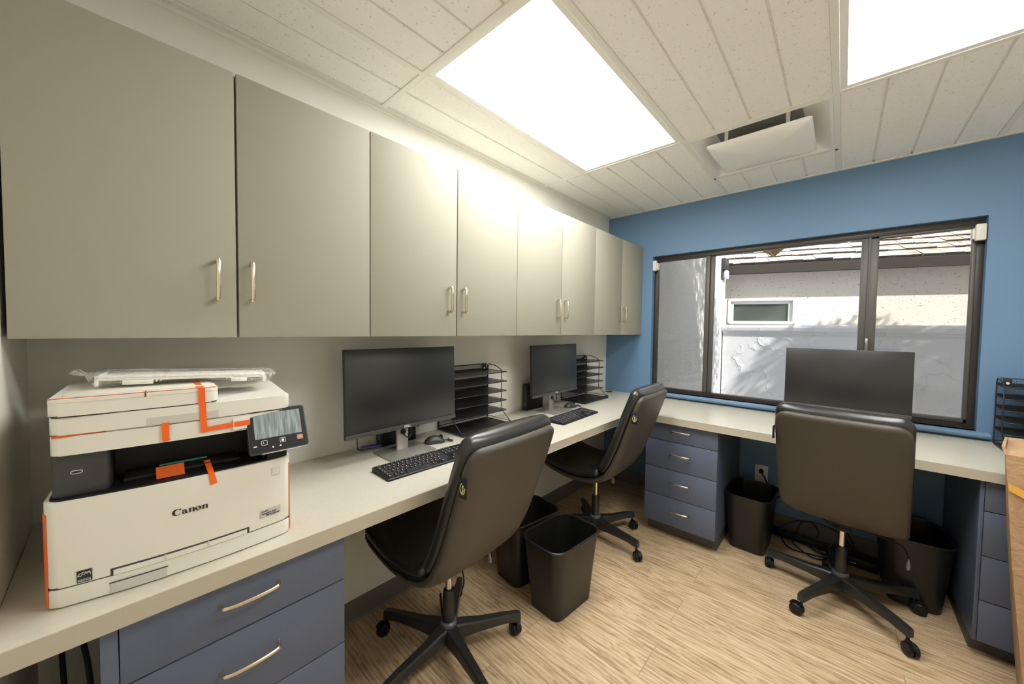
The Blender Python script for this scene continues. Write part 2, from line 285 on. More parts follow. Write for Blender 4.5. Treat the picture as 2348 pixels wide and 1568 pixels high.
# ------------------------------------------------------------------ mesh helpers
class MB:
    def __init__(s): s.bm = bmesh.new()
    def _tag(s, faces, mi):
        for f in faces: f.material_index = mi
    def box(s, x0, x1, y0, y1, z0, z1, bev=0, seg=2, mi=0, mat=None):
        b = bmesh.new()
        v = [b.verts.new((x, y, z)) for z in (z0, z1) for x, y in ((x0, y0), (x1, y0), (x1, y1), (x0, y1))]
        for q in ((3, 2, 1, 0), (4, 5, 6, 7), (0, 1, 5, 4), (1, 2, 6, 5), (2, 3, 7, 6), (3, 0, 4, 7)): b.faces.new([v[i] for i in q])
        if bev: bmesh.ops.bevel(b, geom=list(b.edges), offset=bev, segments=seg, affect='EDGES', profile=0.5)
        return s.merge(b, mat, mi)
    def merge(s, b, mat=None, mi=0):
        bmesh.ops.recalc_face_normals(b, faces=b.faces[:])
        if mat is not None: bmesh.ops.transform(b, matrix=mat, verts=b.verts)
        mp = {v: s.bm.verts.new(v.co) for v in b.verts}
        for f in b.faces:
            try: nf = s.bm.faces.new([mp[v] for v in f.verts]); nf.material_index = mi
            except ValueError: pass
        b.free(); return s
    def loft(s, rings, cap=True, closed=True, mi=0, mat=None):
        b = bmesh.new(); vr = [[b.verts.new(p) for p in r] for r in rings]; n = len(rings[0])
        for i in range(len(vr)-1):
            for j in range(n if closed else n-1):
                k = (j+1) % n
                b.faces.new((vr[i][j], vr[i][k], vr[i+1][k], vr[i+1][j]))
        if cap and closed:
            b.faces.new(vr[0]); b.faces.new(vr[-1])
        return s.merge(b, mat, mi)
    def prism(s, pts, z0, z1, bev=0, mi=0, mat=None, seg=2):
        b = bmesh.new(); lo = [b.verts.new((x, y, z0)) for x, y in pts]; hi = [b.verts.new((x, y, z1)) for x, y in pts]; n = len(pts)
        for j in range(n): b.faces.new((lo[j], lo[(j+1) % n], hi[(j+1) % n], hi[j]))
        f1 = b.faces.new(lo); f2 = b.faces.new(hi)
        if bev: bmesh.ops.bevel(b, geom=list(set(f1.edges) | set(f2.edges)), offset=bev, segments=seg, affect='EDGES', profile=0.5)
        return s.merge(b, mat, mi)
    def tube(s, path, r, n=8, smooth=0, mi=0, closed=False, mat=None):
        P = [Vector(p) for p in path]
        if smooth: P = catmull(P, smooth, closed)
        rings = []; m = len(P); pn = None
        for i, p in enumerate(P):
            a = P[(i-1) % m] if (closed or i > 0) else P[i]; c = P[(i+1) % m] if (closed or i < m-1) else P[i]
            t = (c-a).normalized()
            if pn is None:
                pn = t.cross(Vector((0, 0, 1)))
                if pn.length < 0.1: pn = t.cross(Vector((1, 0, 0)))
            pn = (pn - t*pn.dot(t)).normalized(); bn = t.cross(pn)
            rr = r[i*(len(r)-1)//max(1, m-1)] if isinstance(r, (list, tuple)) else r
            rings.append([p + pn*math.cos(2*PI*k/n)*rr + bn*math.sin(2*PI*k/n)*rr for k in range(n)])
        if closed: rings.append(rings[0])
        return s.loft(rings, cap=not closed, mi=mi, mat=mat)
    def cyl(s, x, y, z0, z1, r0, r1=None, n=24, mi=0, mat=None):
        r1 = r0 if r1 is None else r1
        return s.loft([[(x+r*math.cos(2*PI*k/n), y+r*math.sin(2*PI*k/n), z) for k in range(n)] for r, z in ((r0, z0), (r1, z1))], mi=mi, mat=mat)
    def lathe(s, prof, n=24, mi=0, mat=None):
        return s.loft([[(r*math.cos(2*PI*k/n), r*math.sin(2*PI*k/n), z) for k in range(n)] for r, z in prof], mi=mi, mat=mat)
    def quad(s, pts, mi=0):
        f = s.bm.faces.new([s.bm.verts.new(p) for p in pts]); f.material_index = mi; return s
    def build(s, name, mats, parent=None, label=None, smooth=True, ang=0.6, weld=False):
        if weld: bmesh.ops.remove_doubles(s.bm, verts=s.bm.verts, dist=1e-5)
        me = bpy.data.meshes.new(name); s.bm.to_mesh(me); s.bm.free()
        for m in (mats if isinstance(mats, (list, tuple)) else [mats]): me.materials.append(M[m] if isinstance(m, str) else m)
        if smooth:
            for p in me.polygons: p.use_smooth = True
            me.set_sharp_from_angle(angle=ang)
        o = bpy.data.objects.new(name, me); COL.objects.link(o)
        if parent: o.parent = parent
        if label: o['label'] = label
        return o

def catmull(P, k, closed=False):
    out = []; m = len(P)
    for i in range(m if closed else m-1):
        g = lambda j: P[j % m] if closed else P[max(0, min(m-1, j))]
        a, b, c, d = g(i-1), g(i), g(i+1), g(i+2)
        for q in range(k):
            t = q/k
            out.append(0.5*((2*b) + (c-a)*t + (2*a-5*b+4*c-d)*t*t + (3*b-a-3*c+d)*t**3))
    if not closed: out.append(P[-1])
    return out

def rrect(x0, x1, y0, y1, r, bow=0, n=6, only=None):
    """rounded rectangle outline; bow bulges the y0 (front) side"""
    pts = []
    for cx, cy, a0 in ((x1-r, y1-r, 0), (x0+r, y1-r, PI/2), (x0+r, y0+r, PI), (x1-r, y0+r, 1.5*PI)):
        for i in range(n+1):
            a = a0+PI/2*i/n; pts.append([cx+r*math.cos(a), cy+r*math.sin(a)])
        if a0 == PI and bow:
            for i in range(1, 12): pts.append([x0+r+(x1-x0-2*r)*i/12, y0])
    if bow:
        h = (x1-x0)/2; c = (x0+x1)/2
        for p in pts:
            if p[1] < y0+r+1e-6: p[1] -= bow*max(0, 1-((p[0]-c)/h)**2)
    return [tuple(p) for p in pts]

def thing(name, label, cat, loc=(0, 0, 0), rz=0, group=None):
    o = bpy.data.objects.new(name, None); COL.objects.link(o); o.empty_display_size = 0.1
    o.location = loc; o.rotation_euler = (0, 0, rz); o['label'] = label; o['category'] = cat
    if group: o['group'] = group
    return o
def tag(o, label, cat, group=None, kind=None):
    o['label'] = label; o['category'] = cat
    if group: o['group'] = group
    if kind: o['kind'] = kind
    return o
def struct(name, mb, m, parent=None, label=None, **k):
    o = mb.build(name, m, parent, **k)
    if not parent: o['kind'] = 'structure'; o['label'] = label or name.replace('_', ' '); o['category'] = name.split('_')[0]
    return o
def copy_tree(o, parent=None):
    kids = [c for c in bpy.data.objects if c.parent == o]
    c = o.copy(); COL.objects.link(c); c.parent = parent
    for ch in kids: copy_tree(ch, c)
    return c

def text(s, size, name, m, parent, mtx, extr=0.0002, align='LEFT', bold=0, spacing=1.0, label=None, xs=1.0, shear=0.0):
    cu = bpy.data.curves.new('t', 'FONT'); cu.body = s; cu.size = size; cu.extrude = extr; cu.offset = bold; cu.align_x = align; cu.space_character = spacing; cu.shear = shear
    to = bpy.data.objects.new('t', cu); COL.objects.link(to)
    bpy.context.view_layer.update()
    me = bpy.data.meshes.new_from_object(to.evaluated_get(bpy.context.evaluated_depsgraph_get()))
    bpy.data.objects.remove(to); bpy.data.curves.remove(cu)
    me.transform(mtx @ Matrix.Diagonal((xs, 1, 1, 1))); me.materials.clear(); me.materials.append(M[m]); me.name = name
    o = bpy.data.objects.new(name, me); COL.objects.link(o); o.parent = parent
    if label: o['label'] = label
    return o
def facing(x, y, z):       # local frame of text standing on a front (-y) face
    return Matrix.Translation((x, y, z)) @ Matrix.Rotation(PI/2, 4, 'X')

# ------------------------------------------------------------------ room
RX, NY, CZ = 3.0, -3.215, 2.356
WX0, WX1, WZ0, WZ1 = 0.411, 2.145, 0.838, 1.966
b = MB(); b.box(-0.15, RX+0.15, NY-0.15, 0.2, -0.12, 0); struct('floor', b, 'floor', label='light oak plank floor', smooth=False)
b = MB(); b.box(-0.15, 0, NY-0.15, 0.16, 0, 2.7); struct('wall_left', b, 'wall', label='cream wall behind the wall cabinets', smooth=False)
b = MB(); b.box(0, RX, NY-0.15, NY, 0, 2.7); struct('wall_front', b, 'wall', label='cream end wall beside the printer', smooth=False)
b = MB(); b.box(RX, RX+0.15, NY-0.15, 0.16, 0, 2.7); struct('wall_right', b, 'wall', label='cream wall out of view', smooth=False)
b = MB()
b.box(0, WX0, 0, 0.16, 0, 2.7); b.box(WX1, RX, 0, 0.16, 0, 2.7); b.box(WX0, WX1, 0, 0.16, 0, WZ0); b.box(WX0, WX1, 0, 0.16, WZ1, 2.7)
struct('wall_back', b, 'blue', label='blue painted wall around the window', smooth=False)
b = MB(); b.box(-0.15, RX+0.15, NY-0.15, 0.16, 2.70, 2.80); b.box(-0.3, RX+0.5, NY-0.5, 1.15, 2.80, 2.9); struct('trim_4', b, 'wall', label='roof slab above the ceiling with an eave added for shade', smooth=False)  # eave overhang beyond the window wall is added to shade the wing wall

# suspended ceiling: grooved tiles in a grid
XL = [0.0, 0.334, 0.944, 1.554, 2.164, 2.774, RX]; YL = [NY, -2.207, -0.987, 0.0]; VY = -0.362
b = MB()
b.box(0, RX, NY, 0, CZ+0.10, CZ+0.13)
for i in range(len(XL)-1):
    for j in range(3):
        if (i in (1, 3)) and j == 1: continue
        ya, yb = YL[j], YL[j+1]
        segs = [(ya, yb)]
        if i == 2 and j == 2: segs = [(VY, yb)]
        xs = []; x = XL[i+1] if i == 0 else XL[i]
        if i == 0: xs = [0.0, 0.0290, 0.1815, 0.334]
        else:
            while x < XL[i+1]-0.01: xs.append(x); x += 0.1525
            xs.append(XL[i+1])
        for (y0, y1) in segs:
            b.box(XL[i], XL[i+1], y0, y1, CZ+0.010, CZ+0.03)
            for k in range(len(xs)-1):
                b.box(xs[k]+(0.012 if k == 0 else 0.0045), xs[k+1]-(0.012 if k == len(xs)-2 else 0.0045), y0+0.014, y1-0.012, CZ+0.001, CZ+0.0115, bev=0.002, seg=1)
struct('ceiling', b, 'tile', label='white suspended ceiling of grooved tiles', smooth=False)
b = MB()
for x in XL[1:-1]: b.box(x-0.012, x+0.012, NY, 0, CZ-0.003, CZ+0.012, bev=0.0015, seg=1)
for y in YL[1:-1]: b.box(0, RX, y-0.012, y+0.012, CZ-0.0035, CZ+0.0115, bev=0.0015, seg=1)
b.box(XL[2], XL[3], VY-0.012, VY+0.012, CZ-0.003, CZ+0.011)
struct('trim_1', b, 'grid', label='white ceiling grid bars', smooth=False)
b = MB()
b.box(0.0, 0.022, NY, 0, CZ-0.004, CZ+0.004); b.box(0, 0.003, NY, 0, CZ-0.02, CZ)
b.box(0, RX, -0.02, 0, CZ-0.004, CZ+0.004); b.box(RX-0.022, RX, NY, 0, CZ-0.004, CZ+0.004); b.box(0, RX, NY, NY+0.022, CZ-0.004, CZ+0.004)
struct('trim_2', b, 'grid', label='white wall angle around the ceiling', smooth=False)

def ceiling_light(x0, y0, label):
    t = thing('ceiling_light', label, 'ceiling light', (x0+0.305, y0+0.61, CZ), 0, 'ceiling lights')
    b = MB(); w, h, e = 0.293, 0.598, 0.022
    b.box(-w, w, -h, -h+e, 0, 0.03); b.box(-w, w, h-e, h, 0, 0.03); b.box(-w, -w+e, -h+e, h-e, 0, 0.03); b.box(w-e, w, -h+e, h-e, 0, 0.03); b.box(-w, w, -h, h, 0.03, 0.06)
    b.build('frame', 'ventM', t, smooth=False)
    b = MB(); b.box(-w+e, w-e, -h+e, h-e, 0.006, 0.018); b.build('diffuser', 'diff', t, label='glowing white diffuser', smooth=False)
ceiling_light(0.334, -2.207, 'glowing flat ceiling light panel above the two left desk places')
ceiling_light(1.554, -2.207, 'glowing flat ceiling light panel on the right, cut by the picture corner')

# air vent with a curved deflector plate
t = thing('ceiling_vent', 'white ceiling air vent with a hanging deflector plate between the ceiling lights', 'air vent', (1.249, -0.6745, CZ))
b = MB(); w, h = 0.293, 0.300
def ring(w, h, r, z): return [(x, y, z) for x, y in rrect(-w, w, -h, h, r)]
b.loft([ring(w, h, 0.002, -0.002), ring(w-0.012, h-0.012, 0.004, -0.004), ring(w-0.03, h-0.03, 0.03, 0.012), ring(w-0.075, h-0.075, 0.04, 0.045), ring(w-0.11, h-0.11, 0.03, 0.055)], cap=False)
b.build('frame', 'ventM', t)
b = MB(); b.loft([ring(w-0.11, h-0.11, 0.03, 0.055), ring(w-0.115, h-0.115, 0.03, 0.095)], cap=True); b.build('duct', 'ventD', t)
b = MB()
pl = []
for k, (s, z) in enumerate([(1.0, -0.014), (1.0, -0.018), (0.94, -0.027), (0.80, -0.037), (0.55, -0.045), (0.3, -0.049), (0.08, -0.0505)]):
    pl.append([(x, y, z) for x, y in rrect(-0.222*s, 0.222*s, -0.212*s, 0.212*s, 0.018*s)])
b.loft(pl, cap=True); b.build('deflector_plate', 'ventM', t, ang=1.4, label='curved white plate')
for sx in (-1, 1):
    for sy in (-1, 1):
        b = MB(); b.box(sx*0.13-0.008, sx*0.13+0.008, sy*0.188-0.003, sy*0.188+0.003, -0.018, 0.06, bev=0.001); b.cyl(sx*0.13, sy*0.188, -0.02, -0.010, 0.009); b.build('bracket', 'grid', t)

# baseboards
b = MB(); prof = [(0, 0), (0.012, 0), (0.007, 0.012), (0.006, 0.098), (0.003, 0.102), (0, 0.102)]
def strip(b, prof, p0, p1, nx, ny):   # profile (out,z) extruded between floor points
    b.loft([[(p[0]+nx*u, p[1]+ny*u, z) for u, z in prof] for p in (p0, p1)])
strip(b, prof, (0, NY), (0, 0), 1, 0); struct('baseboard_left', b, 'base', label='dark rubber baseboard under the left desk', smooth=False)
b = MB(); strip(b, prof, (0.012, 0), (RX, 0), 0, -1); struct('baseboard_back', b, 'base', label='dark rubber baseboard under the window desk', smooth=False)
b = MB(); strip(b, prof, (0.012, NY), (RX, NY), 0, 1); struct('baseboard_front', b, 'base', label='dark rubber baseboard of the end wall', smooth=False)

# window
b = MB(); FY0, FY1 = 0.045, 0.095
win = bpy.data.objects.new('window_1', None); COL.objects.link(win); win['kind'] = 'structure'; win['label'] = 'three pane dark framed sliding window'; win['category'] = 'window'
e = 0.034
b.box(WX0, WX1, FY0, FY1, WZ0, WZ0+0.030, bev=0.002); b.box(WX0, WX1, FY0, FY1, WZ1-0.040, WZ1, bev=0.002)
b.box(WX0, WX0+0.026, FY0, FY1, WZ0+0.03, WZ1-0.04, bev=0.002); b.box(WX1-0.028, WX1, FY0, FY1, WZ0+0.03, WZ1-0.04, bev=0.002)
b.box(WX0, WX1, FY0-0.008, FY0, WZ0, WZ0+0.012); b.box(WX0, WX1, FY0-0.006, FY0, WZ1-0.012, WZ1)
b.build('window_frame', 'bronze', win)
b = MB(); b.box(0.806, 0.836, FY0-0.004, FY1, WZ0+0.03, WZ1-0.04, bev=0.002); b.box(0.836, 0.862, FY0+0.012, FY1, WZ0+0.03, WZ1-0.04, bev=0.002); b.build('mullion', 'meetM', win, label='left window post')
b = MB(); b.box(1.676, 1.716, FY0+0.006, FY1, WZ0+0.03, WZ1-0.04, bev=0.003); b.box(1.708, 1.716, FY0-0.006, FY0+0.01, WZ0+0.03, WZ1-0.04); b.build('mullion', 'meetM', win, label='meeting stile of the middle pane')
b = MB(); x0, x1 = 1.716, WX1-0.028
for q in ((x0, x0+0.036, WZ0+0.03, WZ1-0.04), (x1-0.014, x1, WZ0+0.03, WZ1-0.04), (x0, x1, WZ0+0.03, WZ0+0.05), (x0, x1, WZ1-0.052, WZ1-0.04)):
    b.box(q[0], q[1], FY0-0.008, FY0+0.028, q[2], q[3], bev=0.002)
sash = b.build('sash', 'meetM', win, label='sliding right sash')
b = MB(); b.box(1.709, 1.722, FY0-0.022, FY0-0.006, 1.235, 1.315, bev=0.004); b.box(1.712, 1.719, FY0-0.034, FY0-0.018, 1.262, 1.30, bev=0.003); b.build('latch', 'silver', sash)
for nm, a, c, m in (('pane', WX0+0.02, 0.81, 'glass'), ('pane', 0.86, 1.68, 'glass'), ('pane', 1.75, WX1-0.04, 'glass')):
    y = 0.07 if a < 1.7 else 0.055
    b = MB(); b.box(a, c, y, y+0.004, WZ0+0.025, WZ1-0.035); b.build(nm, m, win, smooth=False)
for a, c in ((1.75, WX1-0.03), (WX0+0.02, 0.81)):
    b = MB(); b.quad([(a, 0.088, WZ0+0.03), (c, 0.088, WZ0+0.03), (c, 0.088, WZ1-0.04), (a, 0.088, WZ1-0.04)]); b.build('insect_screen', 'screenM', win, smooth=False)
# sill and apron
b = MB()
sp = [(0.045, 0.838), (-0.012, 0.838), (-0.034, 0.834), (-0.042, 0.826), (-0.040, 0.814), (-0.030, 0.808), (0.0, 0.806), (0.045, 0.806)]
b.loft([[(x, y, z) for y, z in sp] for x in (WX0-0.012, WX1+0.042)])
struct('trim_3', b, 'sill', label='blue window sill with a rounded nose', smooth=True, ang=0.9)

# alarm contacts in the window corners
for i, (x, z, w, h, lb) in enumerate([(0.428, 1.888, 0.030, 0.085, 'small ivory alarm sensor at the left edge of the window'), (2.122, 1.882, 0.036, 0.085, 'small ivory alarm sensor in the top right window corner')]):
    t = thing('window_sensor', lb, 'sensor', (x, 0, z), 0, 'window alarm sensors')
    b = MB(); b.box(-w/2, w/2, -0.012, 0.02, -h/2, h/2, bev=0.005); b.build('housing', 'sensor', t)
    b = MB(); s = 1 if i == 0 else -1
    b.box(s*(w/2), s*(w/2+0.009), 0.0, 0.045, -h/2+0.01, h/2-0.02, bev=0.001) if s > 0 else b.box(-w/2-0.009, -w/2, 0.0, 0.045, -h/2+0.01, h/2-0.02, bev=0.001)
    b.build('magnet', 'sensor', t)

# ------------------------------------------------------------------ wall cabinets
DY = [-3.2086, -2.8175, -2.4232, -2.0208, -1.6158, -1.2062, -0.7987, -0.3914, 0.0]
ZB, ZT, D1 = 1.3096, 2.0503, 0.3258
def bar_handle(vertical=True, L=0.108, out=0.028, r=0.0052):
    b = MB(); h = L/2
    p = [(0, 0, -h+0.004), (0, -out*0.55, -h), (0, -out+0.004, -h+0.001), (0, -out, -h+0.007), (0, -out, 0), (0, -out, h-0.007), (0, -out+0.004, h-0.001), (0, -out*0.55, h), (0, 0, h-0.004)]
    if not vertical: p = [(z, y, 0) for x, y, z in p]
    b.tube(p, r, 10); return b
def handle_flat(L=0.118):     # arched drawer pull, thicker at the ends
    b = MB(); h = L/2; pts = [(-h, 0, -0.004), (-h+0.002, -0.014, -0.003), (-h+0.006, -0.024, 0), (-h*0.6, -0.029, 0), (0, -0.031, 0), (h*0.6, -0.029, 0), (h-0.006, -0.024, 0), (h-0.002, -0.014, -0.003), (h, 0, -0.004)]
    P = catmull([Vector(p) for p in pts], 4)
    rings = []
    for i, p in enumerate(P):
        k = abs(i/(len(P)-1)*2-1); hz = 0.0045+0.004*k**6; hy = 0.0040
        a = P[max(0, i-1)]; c = P[min(len(P)-1, i+1)]; tt = (c-a).normalized(); n = Vector((-tt.y, tt.x, 0)).normalized() if (abs(tt.x)+abs(tt.y)) > 1e-6 else Vector((0, 1, 0))
        rings.append([p+n*hy*math.cos(q*PI/5)+Vector((0, 0, hz*math.sin(q*PI/5))) for q in range(10)])
    b.loft(rings); return b
clabels = ['greige double door wall cabinet above the printer', 'greige double door wall cabinet above the nearer monitor', 'greige double door wall cabinet above the farther left desk monitor', 'greige double door wall cabinet nearest the window wall']
h0 = None
for c in range(4):
    ya, yb = DY[2*c], DY[2*c+2]
    t = thing('wall_cabinet', clabels[c], 'cabinet', (0.002, (ya+yb)/2, ZB), PI/2, 'wall cabinets over the left desk')
    hw = (yb-ya)/2-0.0006
    b = MB(); d = D1-0.020; b.box(-hw, hw, -d, 0, 0.002, ZT-ZB-0.002); b.build('cabinet_body', 'cab', t, smooth=False)
    ym = DY[2*c+1]-(ya+yb)/2
    for s, (a, e2) in enumerate(((-hw, ym-0.0022), (ym+0.0022, hw))):
        b = MB(); b.box(a+0.0012, e2-(0.0012 if s else 0), -D1+0.002, -d-0.001, 0, ZT-ZB, bev=0.0012, seg=2)
        dr = b.build('door', 'cab', t)
        hx = (ym-0.046) if s == 0 else (ym+0.032)
        bh = bar_handle(True)
        ho = bh.build('door_handle', 'brass', dr); ho.location = (hx, -D1+0.002, 1.469-ZB)

# ------------------------------------------------------------------ worktop (one L)
CT, CTH = 0.795, 0.042
D2, CY = 0.5926, -0.690
pts = [(0.002, NY+0.001), (D2, NY+0.001), (D2, CY), (RX-0.05, CY), (RX-0.05, -0.002), (0.002, -0.002)]
b = MB(); b.prism(pts, CT-CTH, CT, bev=0.0015); w = b.build('worktop', ['counter', 'cedge'], smooth=False)
for p in w.data.polygons:
    if abs(p.normal.z) < 0.4: p.material_index = 1
tag(w, 'pale L-shaped laminate worktop along the left and window walls', 'worktop')
for x, y, lb in ((0.080, -0.085, 'round dark cable grommet in the worktop corner under the window wall'), (0.070, -1.727, 'round dark cable grommet in the worktop under the nearer wire rack')):
    b = MB(); b.lathe([(0.030, 0), (0.031, 0.002), (0.028, 0.0035), (0.024, 0.003), (0.022, 0.001), (0.0, 0.0008)], 28)
    g = b.build('cable_grommet', 'gland'); g.location = (x, y, CT); tag(g, lb, 'grommet', 'worktop cable grommets')

# ------------------------------------------------------------------ drawer units
def drawer_unit(label, loc, rz, x0, x1, depth, zs, top, hx, side_strip=None, handle=True, toe=0.07):
    """front plane at local y=0, body behind it; zs = drawer bottoms from the top"""
    t = thing('drawer_cabinet', label, 'drawer cabinet', loc, rz, 'slate blue drawer cabinets')
    b = MB(); b.box(x0, x1, 0.019, depth, zs[-1], top-0.001); b.build('cabinet_body', 'navy', t, smooth=False)
    b = MB(); b.box(x0+0.004, x1-0.004, toe, depth-0.01, 0, zs[-1]); b.build('toe_kick', 'toe', t, smooth=False)
    if side_strip: 
        b = MB(); b.box(side_strip[0], side_strip[1], 0.0, 0.0185, zs[-1], top-0.001, bev=0.001); b.build('filler_strip', 'navy', t)
        x0 = side_strip[1]
    z1 = top-0.004
    for z0 in zs:
        b = MB(); b.box(x0+0.0015, x1-0.001, 0.0, 0.018, z0+0.002, z1-0.0015, bev=0.0012)
        d = b.build('drawer', 'navy', t)
        if handle:
            ho = handle_flat().build('drawer_handle', 'brass', d); ho.location = (hx, 0, (z0+z1)/2+0.016 if hx is not None else 0)
        z1 = z0
    return t
drawer_unit('slate blue drawer cabinet under the worktop below the printer', (0.568, -2.850, 0), PI/2, -0.236, 0.230, 0.55, [0.617, 0.430, 0.243, 0.085], CT-CTH, 0.005, side_strip=(-0.236, -0.212))
drawer_unit('slate blue four drawer cabinet under the left end of the window desk', (0.870, -0.662, 0), 0, -0.216, 0.215, 0.655, [0.634, 0.451, 0.270, 0.086], CT-CTH, 0.008)

drawer_unit('slate blue drawer cabinet at the right, half hidden by the carton', (2.30, -0.662, 0), 0, -0.252, 0.25, 0.655, [0.623, 0.436, 0.249, 0.074], CT-CTH, 0.03, side_strip=(-0.252, -0.240))

# ------------------------------------------------------------------ printer
P = thing('multifunction_printer', 'white multifunction laser printer with orange packing tape on the worktop', 'printer', (0.508, -3.150, CT), R(87))
BW, BD = 0.405, 0.395
def fr(w): return -0.0045-0.020*max(0, 1-((w-0.2005)/0.2045)**2)     # bow of the front
def body(z0, z1, x0=-0.004, x1=BW, y0=-0.004, y1=BD, r=0.018, bow=0.02, bev=0.003):
    b = MB(); b.prism(rrect(x0, x1, y0, y1, r, bow), z0, z1, bev=bev); return b
body(0.003, 0.0375, bev=0.002).build('paper_tray', 'whiteP', P, label='white paper tray front')
b = MB(); b.prism(rrect(-0.0025, BW-0.0015, -0.0025, BD, 0.018, 0.019), 0.036, 0.0405); b.build('tray_seam', 'seam', P)
body(0.0402, 0.206, bev=0.004).build('lower_body', 'whiteP', P, label='white lower housing')
def front_patch(w0, w1, z0, z1, off, m, name, n=10, label=None, th=0.0012, dep=0.0):
    """thin plate that follows the bowed front"""
    b = MB(); rings = []
    for i in range(n+1):
        w = w0+(w1-w0)*i/n; y = fr(w)+dep-off
        rings.append([(w, y, z0), (w, y, z1), (w, y-th, z1), (w, y-th, z0)])
    b.loft(rings); return b.build(name, m, P, label=label, smooth=False)
front_patch(0.081, 0.311, 0.0405, 0.0535, -0.001, 'seam', 'tray_slot')
front_patch(0.085, 0.306, 0.0390, 0.0500, 0.0003, 'whiteP', 'tray_lip')
for a in (0.160, 0.232): front_patch(a, a+0.0025, 0.0390, 0.0525, 0.0010, 'whiteP2', 'tray_rib', n=2)
front_patch(0.081, 0.163, 0.003, 0.0245, 0.0002, 'whiteP2', 'grip_recess', label='shaded grip recess')
front_patch(0.079, 0.165, 0.0235, 0.0255, 0.0004, 'seam', 'grip_edge')
# black deck and output well
b = MB(); b.prism(rrect(0.002, BW-0.004, 0.003, BD-0.02, 0.018, 0.019), 0.205, 0.209, bev=0.001); b.build('deck', 'blackP', P, label='black top deck')
b = MB(); b.box(0.085, 0.325, 0.10, 0.14, 0.207, 0.292); b.box(0.325, 0.40, 0.05, 0.36, 0.207, 0.292); b.box(0.02, 0.385, 0.14, 0.38, 0.207, 0.292); b.build('output_well', 'blackP', P, label='black paper output well')
b = MB(); b.prism([(0.10, 0.03), (0.30, 0.03), (0.30, 0.12), (0.10, 0.12)], 0.209, 0.218, bev=0.002); b.build('output_flap', 'blackP', P)
b = MB(); b.prism(rrect(0.006, 0.083, 0.012, 0.30, 0.007), 0.2095, 0.293, bev=0.002); ub = b.build('usb_block', 'greyP', P, label='charcoal front block with a USB port')
b = MB(); b.prism(rrect(0.0300, 0.046, 0, 0.0070, 0.0034), 0, 0.0012, mat=facing(0, 0.0125, 0.252)); b.build('usb_port', 'whiteI', ub)
b = MB(); b.prism(rrect(0.0312, 0.0448, 0.0012, 0.0058, 0.0022), 0, 0.0016, mat=facing(0, 0.0125, 0.252)); b.build('usb_slot', 'ink', ub)
b = MB(); b.box(0.345, 0.40, 0.010, 0.05, 0.207, 0.29, bev=0.004); b.build('panel_column', 'greyP', P)
# scanner, lid, feeder
body(0.2930, 0.3300, x0=0.006, r=0.012, y0=0.004, bow=0.014).build('scanner_base', 'whiteP', P)
b = MB(); b.prism(rrect(0.009, BW-0.004, 0.007, BD-0.004, 0.010, 0.012), 0.329, 0.3335); b.prism(rrect(0.009, 0.088, 0.000, 0.03, 0.004), 0.3292, 0.3332, mi=1)
b.build('scanner_seam', ['whiteP2', 'orangeD'], P)
# lid with a handle notch: side profile rises to the back right
b = MB()
b.prism(rrect(0.006, BW, 0.002, BD, 0.012, 0.013), 0.3335, 0.3680, bev=0.003); b.build('scanner_lid', 'whiteP', P)
def fr2(w): return -0.011*max(0, 1-((w-BW/2)/(BW/2))**2)
b = MB(); rings = []
for i in range(11):
    w = 0.138+0.118*i/10; y = fr2(w); rings.append([(w, y-0.0004, 0.3335), (w, y-0.0004, 0.3500), (w, y-0.0012, 0.3500), (w, y-0.0012, 0.3335)])
b.loft(rings); b.build('lid_grip', 'whiteP2', P, label='grip recess of the scanner lid with painted shade', smooth=False)  # flat plate in darker white stands in for the notch's shade
b = MB()      # right hand original tray, dished and rising at the right
sec = []
for w, z in ((0.262, 0.368), (0.262, 0.3685), (0.30, 0.3690), (0.36, 0.3720), (0.392, 0.3800), (0.402, 0.3805), (BW, 0.368)): sec.append((w, z))
b.loft([[(w, y, z if y > 0.02 or z < 0.369 else 0.3685) for w, z in sec] for y in (0.008, 0.20, BD-0.01)]); b.build('original_tray', 'whiteP', P)
b = MB(); b.prism(rrect(0.005, 0.257, -0.004, 0.27, 0.014, 0.006), 0.3705, 0.4030, bev=0.005); adf = b.build('document_feeder', 'whiteP', P, label='white document feeder')
b = MB(); b.prism(rrect(0.008, 0.255, -0.002, 0.268, 0.013, 0.005), 0.3675, 0.3710); b.build('feeder_seam', 'seam', adf)
b = MB(); b.prism(rrect(0.0045, 0.2575, -0.0045, 0.262, 0.0145, 0.0062), 0.3965, 0.3972); b.build('feeder_line', 'whiteP2', adf)
b = MB(); b.box(0.1350, 0.1375, -0.011, 0.26, 0.3960, 0.4035); b.build('feeder_gap', 'seam', adf)
b = MB(); b.prism(rrect(0.02, 0.25, 0.03, 0.19, 0.01), 0.4025, 0.4050, bev=0.001); b.build('feeder_cover', 'whiteP', adf)
b = MB(); b.prism([(0.262, 0.06), (0.345, 0.09), (0.30, 0.20), (0.262, 0.2)], 0.369, 0.3725); b.build('tray_insert', 'labelS', P)
